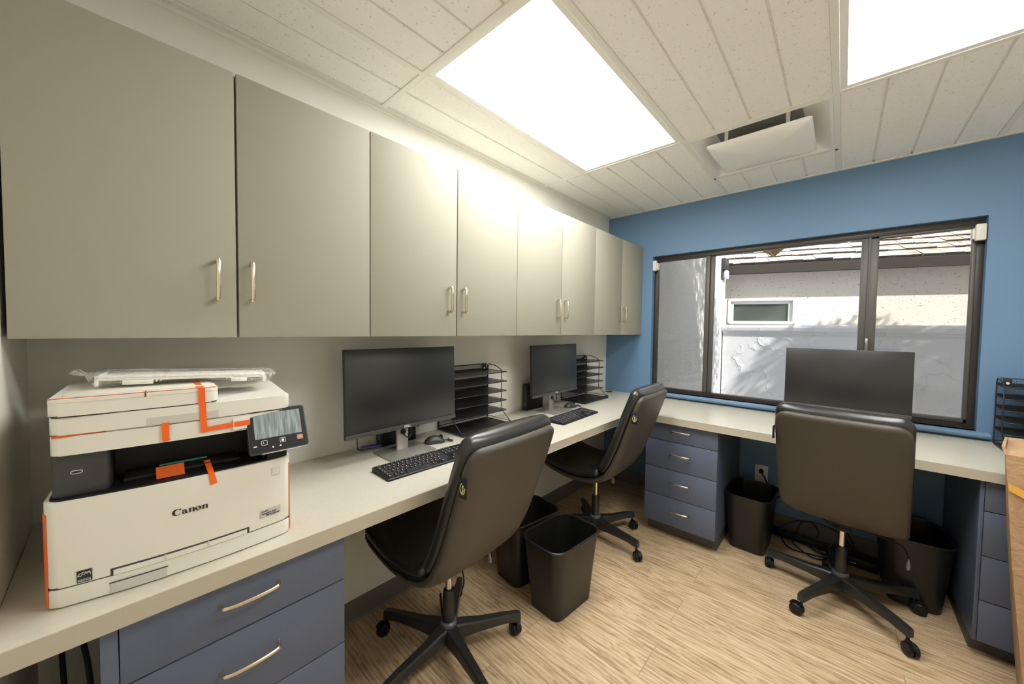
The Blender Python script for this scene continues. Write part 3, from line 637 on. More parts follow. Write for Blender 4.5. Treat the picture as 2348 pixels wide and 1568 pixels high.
# tapes
def tape(name, quads, m='orange', label='orange packing tape'):
    b = MB()
    for q in quads: b.loft([[Vector(p) for p in q], [Vector(p)+Vector((0, -0.0006, 0.0004)) for p in q]])
    return b.build(name, m, P, label=label, smooth=False)
def ftape(w0, w1, z0, z1, y, skew=0): return [(w0+skew, y, z0), (w1+skew, y, z0), (w1, y, z1), (w0, y, z1)]
tape('packing_tape', [ftape(0.160, 0.1715, 0.298, 0.334, -0.0135), [(0.1625, -0.0135, 0.294), (0.1735, -0.0135, 0.297), (0.1715, -0.0135, 0.299), (0.160, -0.0135, 0.299)], ftape(0.160, 0.1715, 0.334, 0.336, -0.0125)])
tape('packing_tape', [ftape(0.2205, 0.2325, 0.368, 0.4035, -0.0105), ftape(0.2215, 0.2335, 0.333, 0.369, -0.0125, 0.001), ftape(0.2225, 0.2345, 0.303, 0.3335, -0.0135, 0.001), [(0.2205, -0.008, 0.4038), (0.2325, -0.008, 0.4038), (0.2305, 0.12, 0.4056), (0.2185, 0.12, 0.4056)]])
tape('packing_tape', [[(0.2235, -0.0142, 0.3035), (0.285, -0.0130, 0.3055), (0.285, -0.0130, 0.3175), (0.2235, -0.0142, 0.3135)], [(0.285, -0.0145, 0.3055), (0.316, -0.0130, 0.3055), (0.316, -0.0130, 0.3180), (0.285, -0.0145, 0.3175)]])
tape('paper_tab', [[(0.283, -0.0132, 0.2975), (0.316, -0.0110, 0.2985), (0.316, -0.0110, 0.3300), (0.283, -0.0132, 0.3270)]], 'whiteI', 'white paper tab under the tape')
tape('packing_tape', [[(0.0055, 0.006, 0.4032), (0.255, -0.000, 0.4041), (0.255, 0.005, 0.4043), (0.007, 0.012, 0.4036)]])
tape('packing_tape', [[(0.2385, -0.0252, 0.181), (0.2505, -0.0248, 0.183), (0.2460, -0.0240, 0.206), (0.2350, -0.0242, 0.206)], [(0.2350, -0.0240, 0.2070), (0.2460, -0.0238, 0.2070), (0.2435, 0.050, 0.2200), (0.2320, 0.050, 0.2200)]])
tape('packing_tape', [[(0.150, 0.008, 0.2098), (0.196, 0.006, 0.2098), (0.196, 0.030, 0.2300), (0.149, 0.032, 0.2285)]], 'orangeD', 'folded orange tape tab')
b = MB(); b.box(0.155, 0.240, 0.078, 0.082, 0.218, 0.221); b.build('deck_edge', 'tealI', P)
def ctape(x, s):
    b = MB(); rings = []
    for z in (0.006, 0.05, 0.12, 0.186):
        rr = [(x, 0.05, z), (x, 0.014, z), (x-s*0.0015, 0.0070, z), (x-s*0.0045, 0.0010, z)]
        rr += [(p[0]+s*0.0008, p[1]-0.0008, p[2]) for p in reversed(rr)]
        rings.append(rr)
    b.loft(rings); b.build('packing_tape', 'orange', P, label='long orange tape down the corner', smooth=False)
ctape(-0.0046, -1); ctape(BW+0.0006, 1)
# power button, labels
b = MB(); b.prism(rrect(0.3595, 0.3775, 0.1665, 0.1850, 0.002), 0, 0.0006, mat=facing(0, fr(0.368)-0.0012, 0)); pb = b.build('power_button', 'whiteP2', P)
b = MB(); b.prism(rrect(0.3603, 0.3767, 0.1673, 0.1842, 0.002), 0, 0.0006, mat=facing(0, fr(0.368)-0.0015, 0)); b.build('button_cap', 'whiteP', pb)
lab = front_patch(0.334, 0.379, 0.0645, 0.0835, 0.0006, 'labelS', 'model_label', th=0.0006, n=4, label='silver model label')
ang = Matrix.Rotation(math.atan2(fr(0.379)-fr(0.334), 0.045), 4, 'Z')
for i, s in enumerate(('Color', 'imageCLASS', 'MF656Cdw')):
    text(s, 0.0056, 'lettering', 'ink', P, Matrix.Translation((0.3365 if i < 2 else 0.347, fr(0.3365 if i < 2 else 0.347)-0.0016, 0.0778-0.0056*i)) @ ang @ Matrix.Rotation(PI/2, 4, 'X'), bold=0.00008, xs=1.15)
eb = front_patch(0.0365, 0.0565, 0.0425, 0.0660, 0.0006, 'ink', 'energy_badge', th=0.0004, n=3, label='black energy badge')
am = Matrix.Translation((0.0365, fr(0.0365)-0.0012, 0.0425)) @ Matrix.Rotation(math.atan2(fr(0.0565)-fr(0.0365), 0.02), 4, 'Z') @ Matrix.Rotation(PI/2, 4, 'X')
b = MB()
arc = [(0.010+0.0085*math.cos(a), 0.013+0.0062*math.sin(a), 0.0003) for a in [PI*k/12 for k in range(13)]]
b.tube(arc, 0.00045, 5, mat=am)
b.tube([(0.0015, 0.0125, 0.0003), (0.004, 0.0140, 0.0003), (0.0055, 0.0125, 0.0003), (0.008, 0.0165, 0.0003), (0.0095, 0.014, 0.0003), (0.0125, 0.0185, 0.0003), (0.0135, 0.015, 0.0003), (0.0165, 0.0195, 0.0003), (0.0185, 0.0175, 0.0003)], 0.0005, 5, mat=am)
b.box(0.0012, 0.0188, 0.0058, 0.0062, 0, 0.0004, mat=am); b.build('badge_drawing', 'whiteI', P)
text('ENERGY STAR', 0.0034, 'lettering', 'whiteI', P, am @ Matrix.Translation((0.0014, 0.0018, 0)), bold=0.00004, xs=0.80)

def wordmark():      # heavy thick-and-thin serif letters drawn as shapes
    b = MB(); H = 1.0
    def blob(cx, cy, rx, ry, ix, iy, ox=0, rot=0, a0=0, a1=2*PI, n=28):
        full = abs(a1-a0-2*PI) < 1e-6; bmx = bmesh.new(); o1 = []; i1 = []
        for k in range(n+(0 if full else 1)):
            a = a0+(a1-a0)*k/n
            o1.append((cx+rx*math.cos(a), cy+ry*math.sin(a)))
            x, y = ix*math.cos(a), iy*math.sin(a); i1.append((cx+ox+x*math.cos(rot)-y*math.sin(rot), cy+x*math.sin(rot)+y*math.cos(rot)))
        L = len(o1)
        for k in range(L if full else L-1):
            q = [o1[k], o1[(k+1) % L], i1[(k+1) % L], i1[k]]
            b.prism(q, 0, 0.03)
    def poly(p): b.prism(p, 0, 0.03)
    # C
    blob(0.56, 0.62, 0.68, 0.64, 0.45, 0.52, 0.15, -0.30, 0.75, 5.65)
    poly([(0.90, 0.84), (1.18, 0.98), (1.14, 1.26), (1.05, 1.24), (1.03, 1.05), (0.86, 1.00)])
    # a
    blob(1.62, 0.30, 0.30, 0.30, 0.12, 0.22, 0.04, 0.2)
    poly([(1.74, 0.10), (1.98, -0.02), (2.16, 0.10), (2.06, 0.16), (2.02, 0.14), (2.00, 0.62), (1.88, 0.80), (1.62, 0.86), (1.34, 0.78), (1.32, 0.62), (1.46, 0.56), (1.54, 0.74), (1.68, 0.76), (1.74, 0.62)])
    def n_(x):
        poly([(x, 0), (x+0.28, 0), (x+0.28, 0.86), (x+0.20, 0.86), (x-0.10, 0.76), (x-0.10, 0.70), (x, 0.68)])
        poly([(x+0.24, 0.56), (x+0.44, 0.76), (x+0.56, 0.68), (x+0.56, 0), (x+0.84, 0), (x+0.84, 0.66), (x+0.72, 0.86), (x+0.54, 0.88), (x+0.26, 0.72)])
    n_(2.34)
    blob(3.72, 0.42, 0.46, 0.46, 0.17, 0.40, 0, 0.30)
    n_(4.36)
    return b
b = wordmark(); bmesh.ops.transform(b.bm, matrix=facing(0.1745, fr(0.203)-0.0004, 0.1305) @ Matrix.Scale(0.0112, 4), verts=b.bm.verts)
b.build('lettering', 'ink', P, label='black maker lettering', smooth=False)
# control panel, tilted
cp = MB(); 
tilt = Matrix.Translation((0.375, -0.012, 0.285)) @ Matrix.Rotation(R(3), 4, 'Z') @ Matrix.Rotation(R(-22), 4, 'X') @ Matrix.Rotation(PI/2, 4, 'X')
cp.prism(rrect(-0.065, 0.065, -0.056, 0.054, 0.006), -0.010, 0.004, bev=0.002, mat=tilt); cpo = cp.build('control_panel', 'greyP', P, label='tilted black touch panel')
b = MB(); b.prism(rrect(-0.0625, 0.0625, -0.0535, 0.0515, 0.005), 0.0040, 0.0046, mat=tilt); b.build('panel_face', 'blackP', cpo)
b = MB(); b.prism(rrect(-0.052, 0.052, -0.020, 0.043, 0.0008), 0.0047, 0.0052, mat=tilt); b.build('touch_screen', 'pscreen', cpo, label='grey screen under scratched film')
for i, (x, m2) in enumerate(((-0.034, 'whiteI'), (0.006, 'whiteI'), (0.046, 'orangeI'))):
    b = MB(); pth = [(px, py, 0.005) for px, py in rrect(x-0.0060, x+0.0060, -0.0365, -0.0255, 0.0018)]
    b.tube(pth, 0.0005, 4, closed=True, mat=tilt)
    k = b.build('panel_key', 'whiteI', cpo)
    b = MB()
    if i == 0: b.tube([(x-0.002, -0.0285, 0.005), (x-0.002, -0.0325, 0.005), (x+0.001, -0.0335, 0.005)], 0.0005, 4, mat=tilt)
    elif i == 1: b.prism([(x-0.0035, -0.031), (x, -0.0275), (x+0.0035, -0.031), (x+0.0025, -0.031), (x+0.0025, -0.0345), (x-0.0025, -0.0345), (x-0.0025, -0.031)], 0.0047, 0.0053, mat=tilt)
    else: b.box(x-0.0045, x+0.0045, -0.0345, -0.0275, 0.0046, 0.0051, mat=tilt)
    b.build('key_symbol', m2, cpo)
b = MB(); b.prism([(-0.019, -0.0445), (-0.0165, -0.042), (-0.014, -0.0445), (-0.0165, -0.047)], 0.0047, 0.0052, mat=tilt); b.prism([(-0.003, -0.0455), (0.0, -0.041), (0.003, -0.0455)], 0.0047, 0.0052, mat=tilt)
b.prism(rrect(-0.0570, -0.0500, -0.0385, -0.0355, 0.0012), 0.0047, 0.0052, mat=tilt); b.build('panel_symbols', 'whiteI', cpo)
b = MB(); b.box(-0.040, 0.060, -0.058, -0.0555, -0.006, 0.0035, mat=tilt); b.build('panel_light_bar', 'labelS', cpo)
b = MB(); b.box(0.350, 0.395, -0.012, 0.030, 0.2085, 0.228, bev=0.004); b.build('panel_hinge', 'blackP', P)

# bag with a plastic tray lying on the printer
T = thing('bagged_tray', 'white plastic paper tray in a clear bag lying on top of the printer', 'tray', (0.508, -3.150, CT), R(87))
b = MB(); za = 0.4075
def bx(x0, x1, y0, y1, z0, z1, m=None): b.box(x0, x1, y0, y1, z0, z1, bev=0.001, mat=m)
tm = Matrix.Translation((0.212, 0.15, 0.4205)) @ Matrix.Rotation(R(2.5), 4, 'Y') @ Matrix.Rotation(R(-4), 4, 'Z')
bx(-0.152, 0.160, -0.055, 0.055, 0.0, 0.004, tm); bx(-0.152, 0.160, -0.055, -0.051, -0.004, 0.007, tm)
bx(-0.152, -0.146, -0.055, 0.055, -0.016, 0.006, tm); bx(0.154, 0.160, -0.055, 0.05, -0.016, 0.006, tm)
bx(-0.110, -0.060, -0.055, -0.020, -0.014, 0.0, tm); bx(-0.056, -0.053, -0.055, -0.045, -0.009, 0.0, tm); bx(-0.048, -0.046, -0.055, -0.045, -0.008, 0.0, tm)
bx(0.085, 0.118, -0.055, -0.025, -0.014, 0.0, tm); bx(0.074, 0.077, -0.055, -0.045, -0.008, 0.0, tm)
b.build('tray', 'trayP', T)
b = MB(); rings = []
random.seed(3)
st = [(-0.193, 0.012, 0.003, 0.010), (-0.186, 0.022, 0.007, 0.010), (-0.172, 0.014, 0.003, 0.004), (-0.160, 0.045, 0.014, -0.003), (-0.150, 0.065, 0.017, -0.004), (-0.08, 0.072, 0.014, -0.001), (0.0, 0.076, 0.009, 0.003), (0.07, 0.075, 0.012, 0.000), (0.12, 0.070, 0.016, -0.003), (0.160, 0.062, 0.018, -0.004), (0.175, 0.040, 0.014, -0.002), (0.184, 0.018, 0.006, 0.000), (0.190, 0.006, 0.002, 0.001)]
for x, wy, hz, cz in st:
    rg = []
    for k in range(20):
        a = 2*PI*k/20; j = random.uniform(0.9, 1.08)
        rg.append(tm @ Vector((x+random.uniform(-0.003, 0.003), wy*j*math.copysign(abs(math.cos(a))**0.7, math.cos(a)), cz+0.001+hz*j*math.copysign(abs(math.sin(a))**0.7, math.sin(a)))))
    rings.append(rg)
b.loft(rings); b.build('plastic_bag', 'bag', T, label='clear crinkled plastic bag', ang=0.25)

# ------------------------------------------------------------------ monitors
def monitor(label, loc, rz, w=0.540, z0=0.108, h=0.352, tiltdeg=2, base_dx=0.0, stand_y=0.035, base_y=0.02):
    """screen centre at local x=0, front face at y=0; stands on the worktop"""
    t = thing('monitor', label, 'monitor', loc, rz, 'black monitors on the desks')
    tm = Matrix.Translation((0, 0, z0)) @ Matrix.Rotation(R(-tiltdeg), 4, 'X')
    b = MB(); b.box(-w/2, w/2, 0.001, 0.016, 0, h, bev=0.002, mat=tm); b.box(-w/2+0.05, w/2-0.05, 0.016, 0.038, 0.05, h-0.06, bev=0.01, mat=tm)
    hs = b.build('housing', 'bezel', t)
    b = MB(); b.box(-w/2+0.003, w/2-0.003, -0.0008, 0.002, 0.020, h-0.003, bev=0.0004, mat=tm); b.build('screen', 'screen', t, label='dark matte screen')
    b = MB(); b.box(-w/2+0.001, w/2-0.001, -0.003, 0.002, 0.0, 0.0185, bev=0.001, mat=tm); ch = b.build('chin', 'chin', t)
    text('DELL', 0.0125, 'lettering', 'whiteI', ch, tm @ facing(0, -0.0033, 0.0050), align='CENTER', bold=0.0002, xs=1.15)
    b = MB(); b.box(base_dx-0.029, base_dx+0.029, stand_y, stand_y+0.016, 0.004, 0.26, bev=0.005); b.box(base_dx-0.04, base_dx+0.04, 0.030, stand_y+0.004, 0.17, 0.26, bev=0.004)
    st = b.build('stand_column', 'silver', t)
    b = MB(); b.cyl(base_dx, 0, 0, 0.006, 0.012, n=18, mat=Matrix.Translation((0, stand_y, 0.085)) @ Matrix.Rotation(PI/2, 4, 'X')); b.build('cable_ring', 'blackP', st)
    b = MB(); b.prism(rrect(base_dx-0.112, base_dx+0.108, base_y-0.09, base_y+0.075, 0.006), 0, 0.006, bev=0.0015); b.build('stand_base', 'silver', t, label='flat silver stand foot')
    b = MB(); b.tube([(base_dx-0.01, 0.045, 0.125), (base_dx+0.0, 0.03, 0.075), (base_dx+0.018, 0.015, 0.060), (base_dx+0.035, 0.02, 0.085), (base_dx+0.03, 0.032, 0.125)], 0.0028, 6, smooth=5)
    b.tube([(base_dx+0.03, 0.032, 0.115), (base_dx+0.07, 0.025, 0.098), (base_dx+0.10, 0.030, 0.115)], 0.0028, 6, smooth=5); b.build('cable_loop', 'cord', t)
    return t
monitor('black wide monitor on the left desk, the nearer one beside the printer', (0.205, -2.195, CT), R(90.5), base_dx=0.0)
monitor('black wide monitor on the left desk farther back toward the window', (0.195, -1.055, CT), R(92), h=0.330, z0=0.118)
m3 = monitor('black wide monitor in front of the window', (1.620, -0.245, CT), R(-1.5), z0=0.104)

# ------------------------------------------------------------------ keyboards
def make_keyboard(label, loc, rz):
    t = thing('keyboard', label, 'keyboard', loc, rz, 'black keyboards on the left desk')
    L, Wd = 0.432, 0.130
    b = MB(); b.loft([[(x, -Wd/2, 0.0), (x, Wd/2, 0.0), (x, Wd/2, 0.016), (x, Wd/2-0.006, 0.0185), (x, -Wd/2+0.004, 0.0085), (x, -Wd/2, 0.006)] for x in (-L/2, L/2)]); b.build('keyboard_case', 'blackP', t, smooth=False)
    def zt(y): return 0.0085+(y+Wd/2)/(Wd)*0.010
    u = 0.0186; x0 = -L/2+0.008; metas = {}
    rows = [
        (0.050, [(0, 1)]+[(2+i, 1) for i in range(4)]+[(6.5+i, 1) for i in range(4)]+[(11+i, 1) for i in range(4)]+[(15.25+i, 1) for i in range(3)]),
        (0.028, [(i, 1) for i in range(13)]+[(13, 2)]+[(15.25+i, 1) for i in range(3)]+[(18.5+i, 1) for i in range(4)]),
        (0.009, [(0, 1.5)]+[(1.5+i, 1) for i in range(12)]+[(13.5, 1.5)]+[(15.25+i, 1) for i in range(3)]+[(18.5+i, 1) for i in range(3)]),
        (-0.010, [(0, 1.75)]+[(1.75+i, 1) for i in range(11)]+[(12.75, 2.25)]+[(18.5+i, 1) for i in range(3)]),
        (-0.029, [(0, 2.25)]+[(2.25+i, 1) for i in range(10)]+[(12.25, 2.75)]+[(16.25, 1)]+[(18.5+i, 1) for i in range(3)]),
        (-0.048, [(0, 1.25), (1.25, 1.25), (2.5, 1.25), (3.75, 6.25), (10, 1.25), (12.5, 1.25)]+[(15.25+i, 1) for i in range(3)]+[(18.5, 2)]+[(20.5, 1)])]
    for y, ks in rows:
        for x, w in ks:
            me = metas.get(w)
            if me is None:
                hw = w*u/2-0.0016; b = MB()
                b.loft([[(-hw, -0.008, 0), (hw, -0.008, 0), (hw, 0.008, 0), (-hw, 0.008, 0)], [(-hw+0.0015, -0.0062, 0.0045), (hw-0.0015, -0.0062, 0.0045), (hw-0.0015, 0.0068, 0.0045), (-hw+0.0015, 0.0068, 0.0045)]])
                if w < 6: b.box(-hw+0.0035, -hw+0.0065, 0.0010, 0.0045, 0.0040, 0.0047, mi=1)
                o = b.build('key', ['greyP', 'whiteI'], t, smooth=False); metas[w] = o.data
            else:
                o = bpy.data.objects.new('key', me); COL.objects.link(o); o.parent = t
            o.location = (x0+(x+w/2)*u, y, zt(y)-0.0012); o.rotation_euler = (math.atan(0.010/Wd), 0, 0)
    return t
make_keyboard('black keyboard with white legends in front of the nearer monitor', (0.375, -2.192, CT), R(88.5))
make_keyboard('black keyboard with white legends in front of the farther left desk monitor', (0.370, -1.118, CT), R(92.5))

# ------------------------------------------------------------------ mice
def mouse(label, loc, rz):
    t = thing('computer_mouse', label, 'mouse', loc, rz, 'computer mice on the left desk')
    b = MB(); rings = []
    for i in range(11):
        s = i/10; y = -0.052+0.104*s; k = math.sqrt(max(0, 1-(2*s-1)**4)); w = 0.031*k*(1-0.10*math.sin(PI*s)); h = (0.034*math.sin(PI*min(1, s*0.9+0.10))**0.6)*max(k, 0.15)
        w = max(w, 0.004); rings.append([(w*math.cos(PI*q/10), y, 0.002+h*math.sin(PI*q/10)**0.8) for q in range(11)]+[(-w*0.9, y, 0.001), (w*0.9, y, 0.001)])
    b.loft(rings); sh = b.build('mouse_shell', 'greyP', t)
    b = MB(); b.cyl(0, 0, -0.004, 0.004, 0.009, n=16, mat=Matrix.Translation((0, 0.030, 0.026)) @ Matrix.Rotation(PI/2, 4, 'Y')); b.build('scroll_wheel', 'blackP', t)
    b = MB(); b.tube([(0, 0.050, 0.008), (0.004, 0.070, 0.006), (0.02, 0.082, 0.005), (0.03, 0.070, 0.006), (0.018, 0.060, 0.009), (0.004, 0.068, 0.012)], 0.0035, 6, smooth=4); b.build('mouse_cable', 'cord', t)
    return t
mouse('black mouse with a short coiled cable beside the nearer monitor foot', (0.180, -2.030, CT), R(-18))
mouse('black mouse beside the farther left desk monitor foot', (0.200, -0.890, CT), R(-14))

# mini computers
def mini_pc(label, loc, rz, w=0.036, d=0.178, h=0.182):
    t = thing('mini_computer', label, 'computer', loc, rz, 'small desktop computers')
    b = MB(); b.box(-w/2, w/2, -d/2, d/2, 0, h, bev=0.002); b.build('computer_case', 'blackP', t)
    b = MB(); b.box(-w/2+0.001, w/2-0.001, -d/2-0.003, -d/2, 0.001, h-0.001, bev=0.001); f = b.build('front_panel', 'greyP', t)
    b = MB(); m2 = facing(0, -d/2-0.0032, 0.040); b.tube([(0.0095*math.cos(a), 0.0095*math.sin(a), 0) for a in [2*PI*k/16 for k in range(16)]], 0.0008, 5, closed=True, mat=m2); b.build('logo_ring', 'tealI', f)
    text('DELL', 0.0062, 'lettering', 'tealI', f, facing(0, -d/2-0.0033, 0.0378), align='CENTER', xs=1.1)
    for z in (0.13, 0.115, 0.10):
        b = MB(); b.box(-0.006, 0.006, -d/2-0.0038, -d/2-0.0025, z, z+0.005); b.build('port', 'ink', f)
    return t
mini_pc('slim black desktop computer standing by the wall behind the farther left desk monitor', (0.034, -1.105, CT), 0, h=0.175)
mini_pc('slim black desktop computer almost hidden behind the nearer monitor', (0.040, -2.150, CT), 0, h=0.14, w=0.05)

# ------------------------------------------------------------------ wire racks
def make_rack(label, loc, rz, w=0.365):
    """back along local y=0 (wall side), front toward -y, width along x centred"""
    t = thing('wire_file_rack', label, 'file rack', loc, rz, 'black wire file racks')
    hw = w/2; r = 0.0026
    b = MB(); b.tube([(-hw, -0.004, 0.01), (-hw, -0.004, 0.325), (-hw+0.012, -0.004, 0.337), (hw-0.012, -0.004, 0.337), (hw, -0.004, 0.325), (hw, -0.004, 0.01)], r, 6); b.build('back_frame', 'wire', t)
    b = MB(); b.quad([(-hw+0.004, -0.0045, 0.03), (hw-0.004, -0.0045, 0.03), (hw-0.004, -0.0045, 0.334), (-hw+0.004, -0.0045, 0.334)]); b.build('back_mesh', 'mesh', t, smooth=False)
    for s in (-1, 1):
        b = MB(); x = s*hw
        b.tube([(x, -0.008, 0.01), (x, -0.008, 0.322), (x, -0.018, 0.336), (x, -0.070, 0.330), (x, -0.115, 0.312), (x, -0.124, 0.300), (x, -0.124, 0.078), (x, -0.212, 0.006), (x, -0.010, 0.006)], r, 6); b.build('side_frame', 'wire', t)
        b = MB(); b.box(s*(hw-0.032)-0.014, s*(hw-0.032)+0.014, -0.009, -0.006, 0.290, 0.334, bev=0.001); b.cyl(0, 0, 0, 0.004, 0.006, n=12, mi=1, mat=Matrix.Translation((s*(hw-0.032), -0.0065, 0.312)) @ Matrix.Rotation(PI/2, 4, 'X')); b.build('hanging_plate', ['wire', 'whiteI'], t)
    for z in (0.302, 0.247, 0.192, 0.137, 0.080):
        b = MB(); zb = z
        path = [(-hw, -0.006, zb), (-hw, -0.165, zb), (-hw+0.02, -0.172, zb), (hw-0.02, -0.172, zb), (hw, -0.165, zb), (hw, -0.006, zb)]
        b.tube(path, 0.0022, 5); b.box(-hw, hw, -0.168, -0.006, zb-0.0035, zb-0.0028, mi=1); b.box(-hw, hw, -0.010, -0.006, zb-0.004, zb+0.012, mi=0)
        b.build('shelf', ['wire', 'mesh2'], t, smooth=False)
    b = MB(); b.tube([(-hw, -0.004, 0.006), (-hw, -0.214, 0.006), (hw, -0.214, 0.006), (hw, -0.004, 0.006)], 0.003, 6, closed=True)
    b.tube([(-hw+0.004, -0.008, 0.022), (-hw+0.004, -0.208, 0.022), (hw-0.004, -0.208, 0.022), (hw-0.004, -0.008, 0.022)], 0.002, 5, closed=True); b.box(-hw, hw, -0.212, -0.006, 0.004, 0.0048, mi=1)
    b.box(-hw, hw, -0.2135, -0.2125, 0.004, 0.022, mi=1); b.build('bottom_tray', ['wire', 'mesh2'], t, smooth=False)
    return t
rk = make_rack('black wire file rack on the left desk beside the nearer monitor', (0.006, -1.705, CT), PI/2)
r2k = copy_tree(rk); r2k.location = (0.006, -0.548, CT); r2k['label'] = 'black wire file rack on the left desk in the corner by the blue wall'
r3k = copy_tree(rk); r3k.location = (2.372, -0.060, CT); r3k.rotation_euler = (0, 0, 0); r3k['label'] = 'black wire file rack at the right end of the window desk behind the carton'

# ------------------------------------------------------------------ chairs
def off_path(pts, d):
    P = [Vector((p[0], p[1])) for p in pts]; out = []
    for i in range(len(P)):
        a = P[max(0, i-1)]; c = P[min(len(P)-1, i+1)]; t = (c-a).normalized(); n = Vector((-t.y, t.x)); out.append(P[i]+n*d)
    return out
def pad(b, path, hw, ht, endr=0.05, px=5, mi=0, edge_drop=0.0, N_=36, hwf=None, crown=0.0):
    """cushion swept along a side profile path of (y, z); normal = left of travel"""
    P = catmull([Vector((p[0], p[1], 0)) for p in path], 6); n = len(P)
    s = [0]
    for i in range(1, n): s.append(s[-1]+(P[i]-P[i-1]).length)
    L = s[-1]; rings = []
    extra = [0.0, 0.004, 0.012, 0.025]
    samples = sorted(set([e for e in extra]+[L-e for e in extra]+[L*i/26 for i in range(1, 26)]))
    for q in samples:
        j = 0
        while j < n-2 and s[j+1] < q: j += 1
        f = (q-s[j])/max(1e-9, s[j+1]-s[j]); c = P[j].lerp(P[j+1], f); t = (P[min(n-1, j+1)]-P[j]).normalized(); nn = Vector((-t.y, t.x, 0))
        de = min(q, L-q)
        k = 1-max(0, 1-de/endr)**2 if endr else 1; kw = math.sqrt(max(0, k)); kt = min(1, de/(ht*1.0)); kt = math.sqrt(max(0, 1-(1-kt)**2))
        w = (hw if hwf is None else hwf(q/L))
        w = w - endr*(1-kw)*0.9 - 0.004*(1-kt); h = ht*max(0.12, kt)
        rg = []
        for a_ in range(N_):
            a = 2*PI*a_/N_; ca, sa = math.cos(a), math.sin(a)
            X = w*math.copysign(abs(ca)**(2/px), ca); hh = h*(1+crown*(1-(X/w)**2)); Y = hh*math.copysign(abs(sa)**(2/3.0), sa)
            bend = edge_drop*(abs(X)/hw)**3
            pt = c+nn*(Y+bend); rg.append((X, pt.x, pt.y))
        rings.append(rg)
    b.loft(rings, mi=mi); return b
REAR = [(-0.388, 0.976), (-0.370, 0.925), (-0.338, 0.830), (-0.282, 0.670), (-0.236, 0.560), (-0.188, 0.482), (-0.130, 0.440), (-0.060, 0.418), (0.060, 0.408), (0.170, 0.424), (0.250, 0.446), (0.310, 0.480)]
def make_chair(label, loc, rz, base_rot, lift=0.0):
    """faces local +y"""
    t = thing('office_chair', label, 'office chair', loc, rz, 'black leather office chairs')
    up_ = Matrix.Translation((0, 0, lift))
    def mk(path, hw, ht, **k): 
        b = MB(); pad(b, path, hw, ht, **k); bmesh.ops.transform(b.bm, matrix=up_, verts=b.bm.verts); return b
    # travel from top down: left-of-travel normal points to the front side
    shell = off_path(REAR, 0.019)
    mk(shell, 0.226, 0.019, endr=0.062, px=7, edge_drop=0.012).build('shell', 'leatherB', t, label='matte padded back and seat shell', ang=1.2)
    bk = off_path([(-0.398, 0.998), (-0.380, 0.940)]+REAR[2:6]+[(-0.165, 0.475)], 0.071)
    mk(bk, 0.229, 0.036, endr=0.052, px=5, edge_drop=-0.004, crown=0.22).build('backrest', 'leather', t, label='glossy black back cushion', ang=1.2)
    st_ = off_path([(-0.150, 0.452), (-0.060, 0.424), (0.060, 0.412), (0.170, 0.424), (0.250, 0.444), (0.318, 0.482)], 0.066)
    mk(st_, 0.226, 0.032, endr=0.05, px=5, edge_drop=-0.004, crown=0.25).build('seat', 'leather', t, label='glossy black seat cushion', ang=1.2)
    for s in (-1, 1):
        b = MB(); pp = off_path(REAR[2:-1], 0.037); b.tube([(s*0.2225, p.x, p.y+lift) for p in pp], 0.0036, 6); b.build('piping', 'leather', t)
    # tag sewn on the left edge of the back
    b = MB(); b.box(-0.2310, -0.2285, -0.352, -0.318, 0.838+lift, 0.900+lift, bev=0.0008); tg = b.build('fabric_tag', 'tagM', t, label='small navy tag with yellow oval')
    tmx = Matrix.Translation((-0.2312, -0.335, 0.868+lift)) @ Matrix.Rotation(-PI/2, 4, 'Z') @ Matrix.Rotation(PI/2, 4, 'X')
    b = MB(); b.tube([(0.010*math.cos(a), 0.0165*math.sin(a), 0.0004) for a in [PI*0.55+1.55*PI*k/18 for k in range(19)]], 0.0013, 6, mat=tmx); b.build('tag_oval', 'yellowI', tg)
    text('Serta', 0.0125, 'lettering', 'whiteI', tg, tmx @ Matrix.Rotation(PI/2, 4, 'Z') @ Matrix.Translation((-0.0145, -0.004, 0)), bold=0.0002)
    # mechanism, gas lift
    b = MB(); b.box(-0.05, 0.05, -0.045, 0.10, 0.392+lift, 0.412+lift, bev=0.006); b.box(-0.03, 0.03, -0.03, 0.05, 0.362+lift, 0.388+lift, bev=0.008); b.build('tilt_mechanism', 'blackP', t)
    b = MB(); b.cyl(0, 0, 0.26, 0.366+lift, 0.0135); b.build('gas_lift', 'chrome', t, label='chrome gas lift rod')
    b = MB(); b.lathe([(0.0, 0.065), (0.022, 0.065), (0.024, 0.14), (0.0235, 0.27), (0.020, 0.276), (0.0, 0.276)]); b.build('column_cover', 'basePl', t)
    b = MB(); b.lathe([(0.024, 0.130), (0.034, 0.131), (0.033, 0.142), (0.026, 0.147)]); b.build('collar', 'collar', t, label='dark grey collar ring')
    b = MB(); b.tube([(0.05, -0.0, 0.392+lift), (0.15, -0.005, 0.388+lift), (0.205, -0.01, 0.375+lift), (0.222, -0.012, 0.345+lift), (0.226, -0.013, 0.325+lift)], 0.004, 6, smooth=3); lv = b.build('lever', 'blackP', t)
    b = MB(); b.lathe([(0.002, 0.035), (0.006, 0.02), (0.013, -0.004), (0.014, -0.014), (0.008, -0.022), (0.001, -0.023)], 12, mat=Matrix.Translation((0.226, -0.013, 0.300+lift)) @ Matrix.Diagonal((0.6, 1, 1, 1))); b.build('lever_tip', 'lever', lv, label='grey lever tip')
    b = MB(); b.lathe([(0.0, 0.075), (0.040, 0.078), (0.042, 0.100), (0.036, 0.128), (0.027, 0.136), (0.0, 0.136)]); b.build('hub', 'basePl', t)
